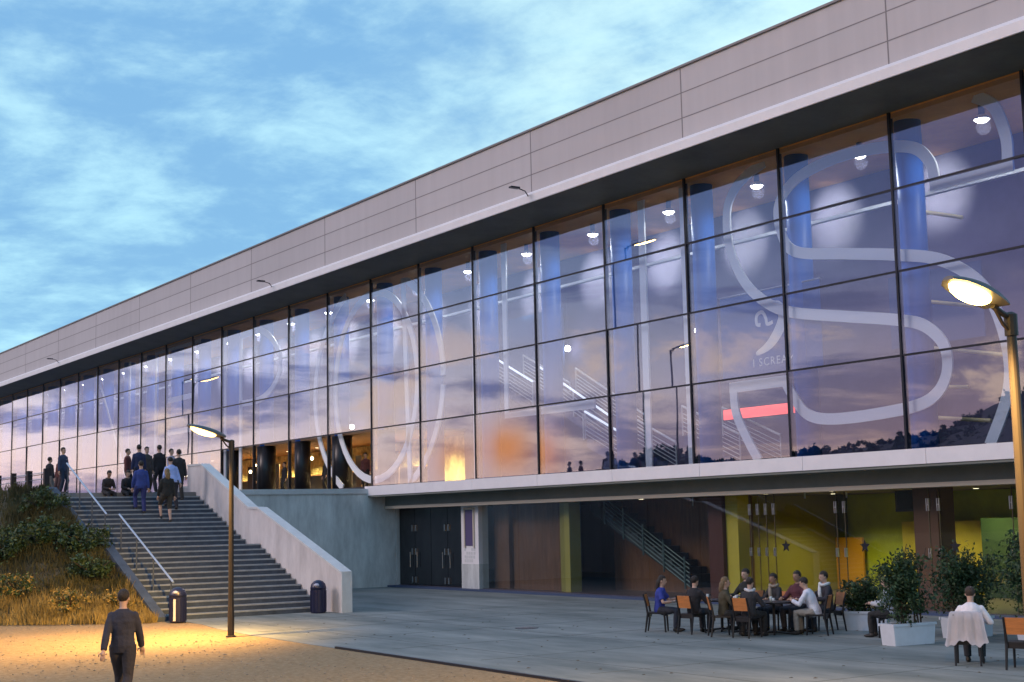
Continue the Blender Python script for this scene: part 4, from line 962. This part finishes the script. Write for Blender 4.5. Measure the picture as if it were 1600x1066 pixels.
person('climber in royal blue top and trousers, left of the fair haired one', on_stair(-24.2,-13.25), 84, 'climb', (.03,.06,.26), (.03,.04,.16), group=SG, h=1.1, feet=((-.10,.25,.19),(.10,-.08,.06)))
person('climber leaning forward in a pale blue shirt', on_stair(-24.3,-12.0), 95, 'climb', (.34,.44,.78), (.03,.03,.04), group=SG, lean=.32, h=1.12, feet=((-.10,.25,.19),(.10,-.08,.06)))
person('person in black at the top of the stair close to the balustrade', on_stair(-25.3,-11.4), 95, 'climb', (.025,.025,.03), (.03,.03,.03), group=SG, h=1.1, feet=((-.10,.25,.19),(.10,-.08,.06)))
person('person in a lilac shirt behind the top end of the balustrade', (-27.6,-10.85,4.1), -60, 'stand', (.42,.38,.48), (.05,.05,.06), group=SG, hands=((-.2,.3,1.0),(.2,.3,1.0)))
person('left one of the two dark people sitting on the top step', (-26.15,-13.9,3.62), -80, 'sitlow', (.03,.026,.03), (.03,.03,.035), skin='tan', group=SG, lean=.35, feet=((-.13,.45,.02),(.13,.42,.02)))
person('person in black sitting on the top step next to the beige bag', (-26.15,-13.15,3.62), -85, 'sitlow', (.02,.02,.025), (.035,.035,.04), group=SG, lean=.3, feet=((-.13,.45,.02),(.13,.42,.02)))
person('person in a navy coat standing by the upper end of the handrail', (-26.9,-15.3,4.1), -60, 'stand', (.03,.05,.11), (.02,.03,.06), group=SG, h=.98)
person('slim person in black standing far back on the terrace by the fence posts', (-34.6,-13.6,4.1), 20, 'stand', (.02,.02,.025), (.25,.22,.2), group=SG)
person('slim person in dark red standing far back on the terrace by the fence posts', (-33.4,-13.5,4.1), 200, 'stand', (.12,.03,.025), (.08,.04,.04), group=SG)
person('person in dark grey at the back of the terrace crowd', (-27.3,-11.95,4.1), -80, 'stand', (.05,.05,.055), (.03,.03,.03), group=SG, h=1.03)
person('tall person in black at the back of the crowd on the terrace', (-28.1,-11.15,4.1), 100, 'stand', (.02,.02,.025), (.03,.03,.04), group=SG, h=1.1)
person('person in a dark red top at the back of the crowd on the terrace', (-27.9,-12.5,4.1), -40, 'stand', (.14,.04,.04), (.03,.03,.04), group=SG)
person('person in a navy top between the blue climber and the fair haired one', (-26.6,-12.5,4.1), 85, 'stand', (.02,.03,.09), (.03,.03,.05), group=SG, h=1.05)
BG = thing('shoulder_bag', 'beige bag lying on the top step beside the person in black', 'bag', (-26.1,-12.55,4.1))
bm = bmesh.new(); ellipsoid(bm, (0,0,.16), (.17,.24,.17), None, 12, 8); new_obj('pouch', bm, mat('beige_canvas', (.30,.25,.18), .9, var=.2), BG, smooth=True)
bm = bmesh.new(); tube(bm, [(0,-.18,.25),(0,-.1,.42),(0,.1,.42),(0,.18,.25)], .014, 6); new_obj('strap', bm, mat('beige_canvas', (.3,.25,.18)), BG)
TG = 'people round the cafe tables'
def seated(label, x_, y_, deg, **k): return person(label, (x_,y_,0), deg, 'sit', group=TG, **k)
seated('woman in a royal blue top at the left end of the cafe tables', -.42,-8.68,-48, top=(.03,.05,.30), legs=(.03,.035,.05), sleeves='short', lean=.12, long_hair=True, hands=((-.14,.42,.78),(.16,.36,.72)))
seated('person in a dark coat seen from behind, near side of the tables, left', .63,-8.50,8, top=(.018,.018,.022), lean=.10, hair=(.015,.012,.01))
seated('fair haired person in an olive jacket at the near side of the tables', 1.75,-8.57,-32, top=(.07,.06,.035), legs=(.03,.03,.03), hair=(.18,.12,.06), lean=.08, long_hair=True)
seated('person in a black and white top seen from behind, near side', 2.39,-8.40,12, top=(.03,.03,.035), legs=(.02,.02,.02), lean=.15, scarf=(.6,.6,.62))
seated('man in a white shirt leaning on the table at the right end of the group', 3.06,-6.95,118, top=(.70,.72,.80), legs=(.30,.28,.25), lean=.38, hands=((-.12,.50,.77),(.20,.46,.77)))
seated('dark haired man in black facing the camera at the far side, left', .35,-6.5,180, top=(.018,.02,.018), lean=.05, h=1.07)
seated('person with a patterned grey scarf at the far side', 1.30,-6.45,175, top=(.03,.03,.035), lean=.1, scarf=(.30,.25,.2), skin='tan')
seated('ruddy man in a maroon top at the far side of the tables', 2.0,-6.4,185, top=(.10,.03,.04), lean=.05, skin='tan', h=1.05)
seated('dark haired person with a white collar behind the white shirted man', 2.53,-6.0,160, top=(.03,.03,.04), lean=.1, scarf=(.65,.68,.7), h=1.04)
person('person in a white shirt seen from behind on a chair near the right edge', (9.65,-9.80,0), 34, 'sit', (.78,.76,.80), (.03,.03,.035), (.05,.03,.02), lean=.22, hands=((-.2,.30,.74),(.2,.34,.74)), h=1.03, voxel=.013)
person('person in a striped pale top half hidden by the left planter shrub', (4.75,-6.35,0), 120, 'sit', (.5,.52,.56), (.03,.03,.03), hair=(.2,.15,.06), lean=.1)
chair(4.76,-6.40,120,'black chair half hidden behind the left planter')
bm = bmesh.new(); nc = 26; A_, B_ = [], []          # pale jacket over the chair back, hanging in folds
JK = thing('draped_jacket', 'white jacket hanging over the chair back behind the white shirted person', 'jacket', (9.62,-9.86,0), math.radians(34))
rows_ = []
for j, zz in enumerate((.95,.93,.80,.62,.48,.40)):
    rows_.append([bm.verts.new(((i/nc-.5)*(.50+.05*j), -.30-.03*j*.6-(.016*math.sin(i*.83+j*.5)+.010*math.sin(i*1.93+1.2-j*.3))*min(1,j*.4)-(.0 if j else -.06), zz - (.05*math.sin(i*.37+.6)+.02*math.sin(i*1.3) if j>3 else 0))) for i in range(nc+1)])
for a, b_ in zip(rows_, rows_[1:]):
    for i in range(nc): bm.faces.new([a[i],a[i+1],b_[i+1],b_[i]])
r_ = bmesh.ops.solidify(bm, geom=bm.faces[:], thickness=.012); new_obj('jacket', bm, mat('white_cloth', (.76,.74,.78), .9, var=.06), JK, smooth=True)
def cup(x_, y_, kind):
    t = thing('coffee_cup' if kind else 'drinking_glass', ('white coffee cup on a saucer' if kind else 'clear drinking glass half full') + ' on the dark cafe tables', 'cup' if kind else 'glass', (x_,y_,.746), 0, 'cups on the cafe tables' if kind else 'glasses on the cafe tables')
    if kind:
        bm = bmesh.new(); lathe(bm, [(.03,.008),(.042,.05),(.040,.062),(.034,.06),(.025,.02)], 14); new_obj('bowl', bm, mat('white_china', (.8,.8,.8), .3), t, smooth=True)
        bm = bmesh.new(); lathe(bm, [(.04,.0),(.075,.012),(.07,.013),(.04,.006)], 16); new_obj('saucer', bm, mat('white_china', (.8,.8,.8)), t)
    else:
        bm = bmesh.new(); lathe(bm, [(.028,.0),(.034,.13),(.031,.13),(.026,.01)], 14); new_obj('tumbler', bm, mat('pale_glassware', (.5,.55,.55), .08), t, smooth=True)
        bm = bmesh.new(); lathe(bm, [(.024,.012),(.029,.08),(.0285,.081)], 12); new_obj('drink', bm, mat('amber_drink', (.3,.13,.03), .2), t)
for i,(a,b_) in enumerate(((.35,-7.8),(.75,-7.3),(1.3,-7.75),(1.62,-7.35),(1.85,-7.7),(2.05,-7.3),(2.4,-7.7),(10.3,-9.0),(10.7,-8.7))): cup(a, b_, i%2)
nb_ = thing('napkin', 'white folded napkin on the middle cafe table', 'napkin', (1.5,-7.6,.746), .4)
bm = bmesh.new(); prism(bm, [(-.07,0),(.07,0),(.0,.05)], 'y', -.06, .06); new_obj('fold', bm, mat('white_paper', (.7,.7,.7)), nb_)
IG = 'people inside the cafe'; rk = random.Random(8)
for i,(a,b_,d) in enumerate(((-47.2,1.6,100),(-43.6,1.4,180),(-42.4,1.9,90),(-40.2,2.2,200),(-38.8,1.5,160),(-34.2,1.3,220))):
    person(['lone dark figure inside the cafe between the first two piers','dark figure inside the cafe beside the second pier','dark figure inside the cafe turned sideways right of the second pier','dark figure deep inside the bright cafe','dark figure inside the cafe left of the third pier','person in a reddish top just behind the terrace glass by the last pier'][i], (a,b_,4.40), d, 'stand', (.02,.02,.025) if i<5 else (.15,.05,.05), (.02,.02,.02), group=IG, voxel=.022)
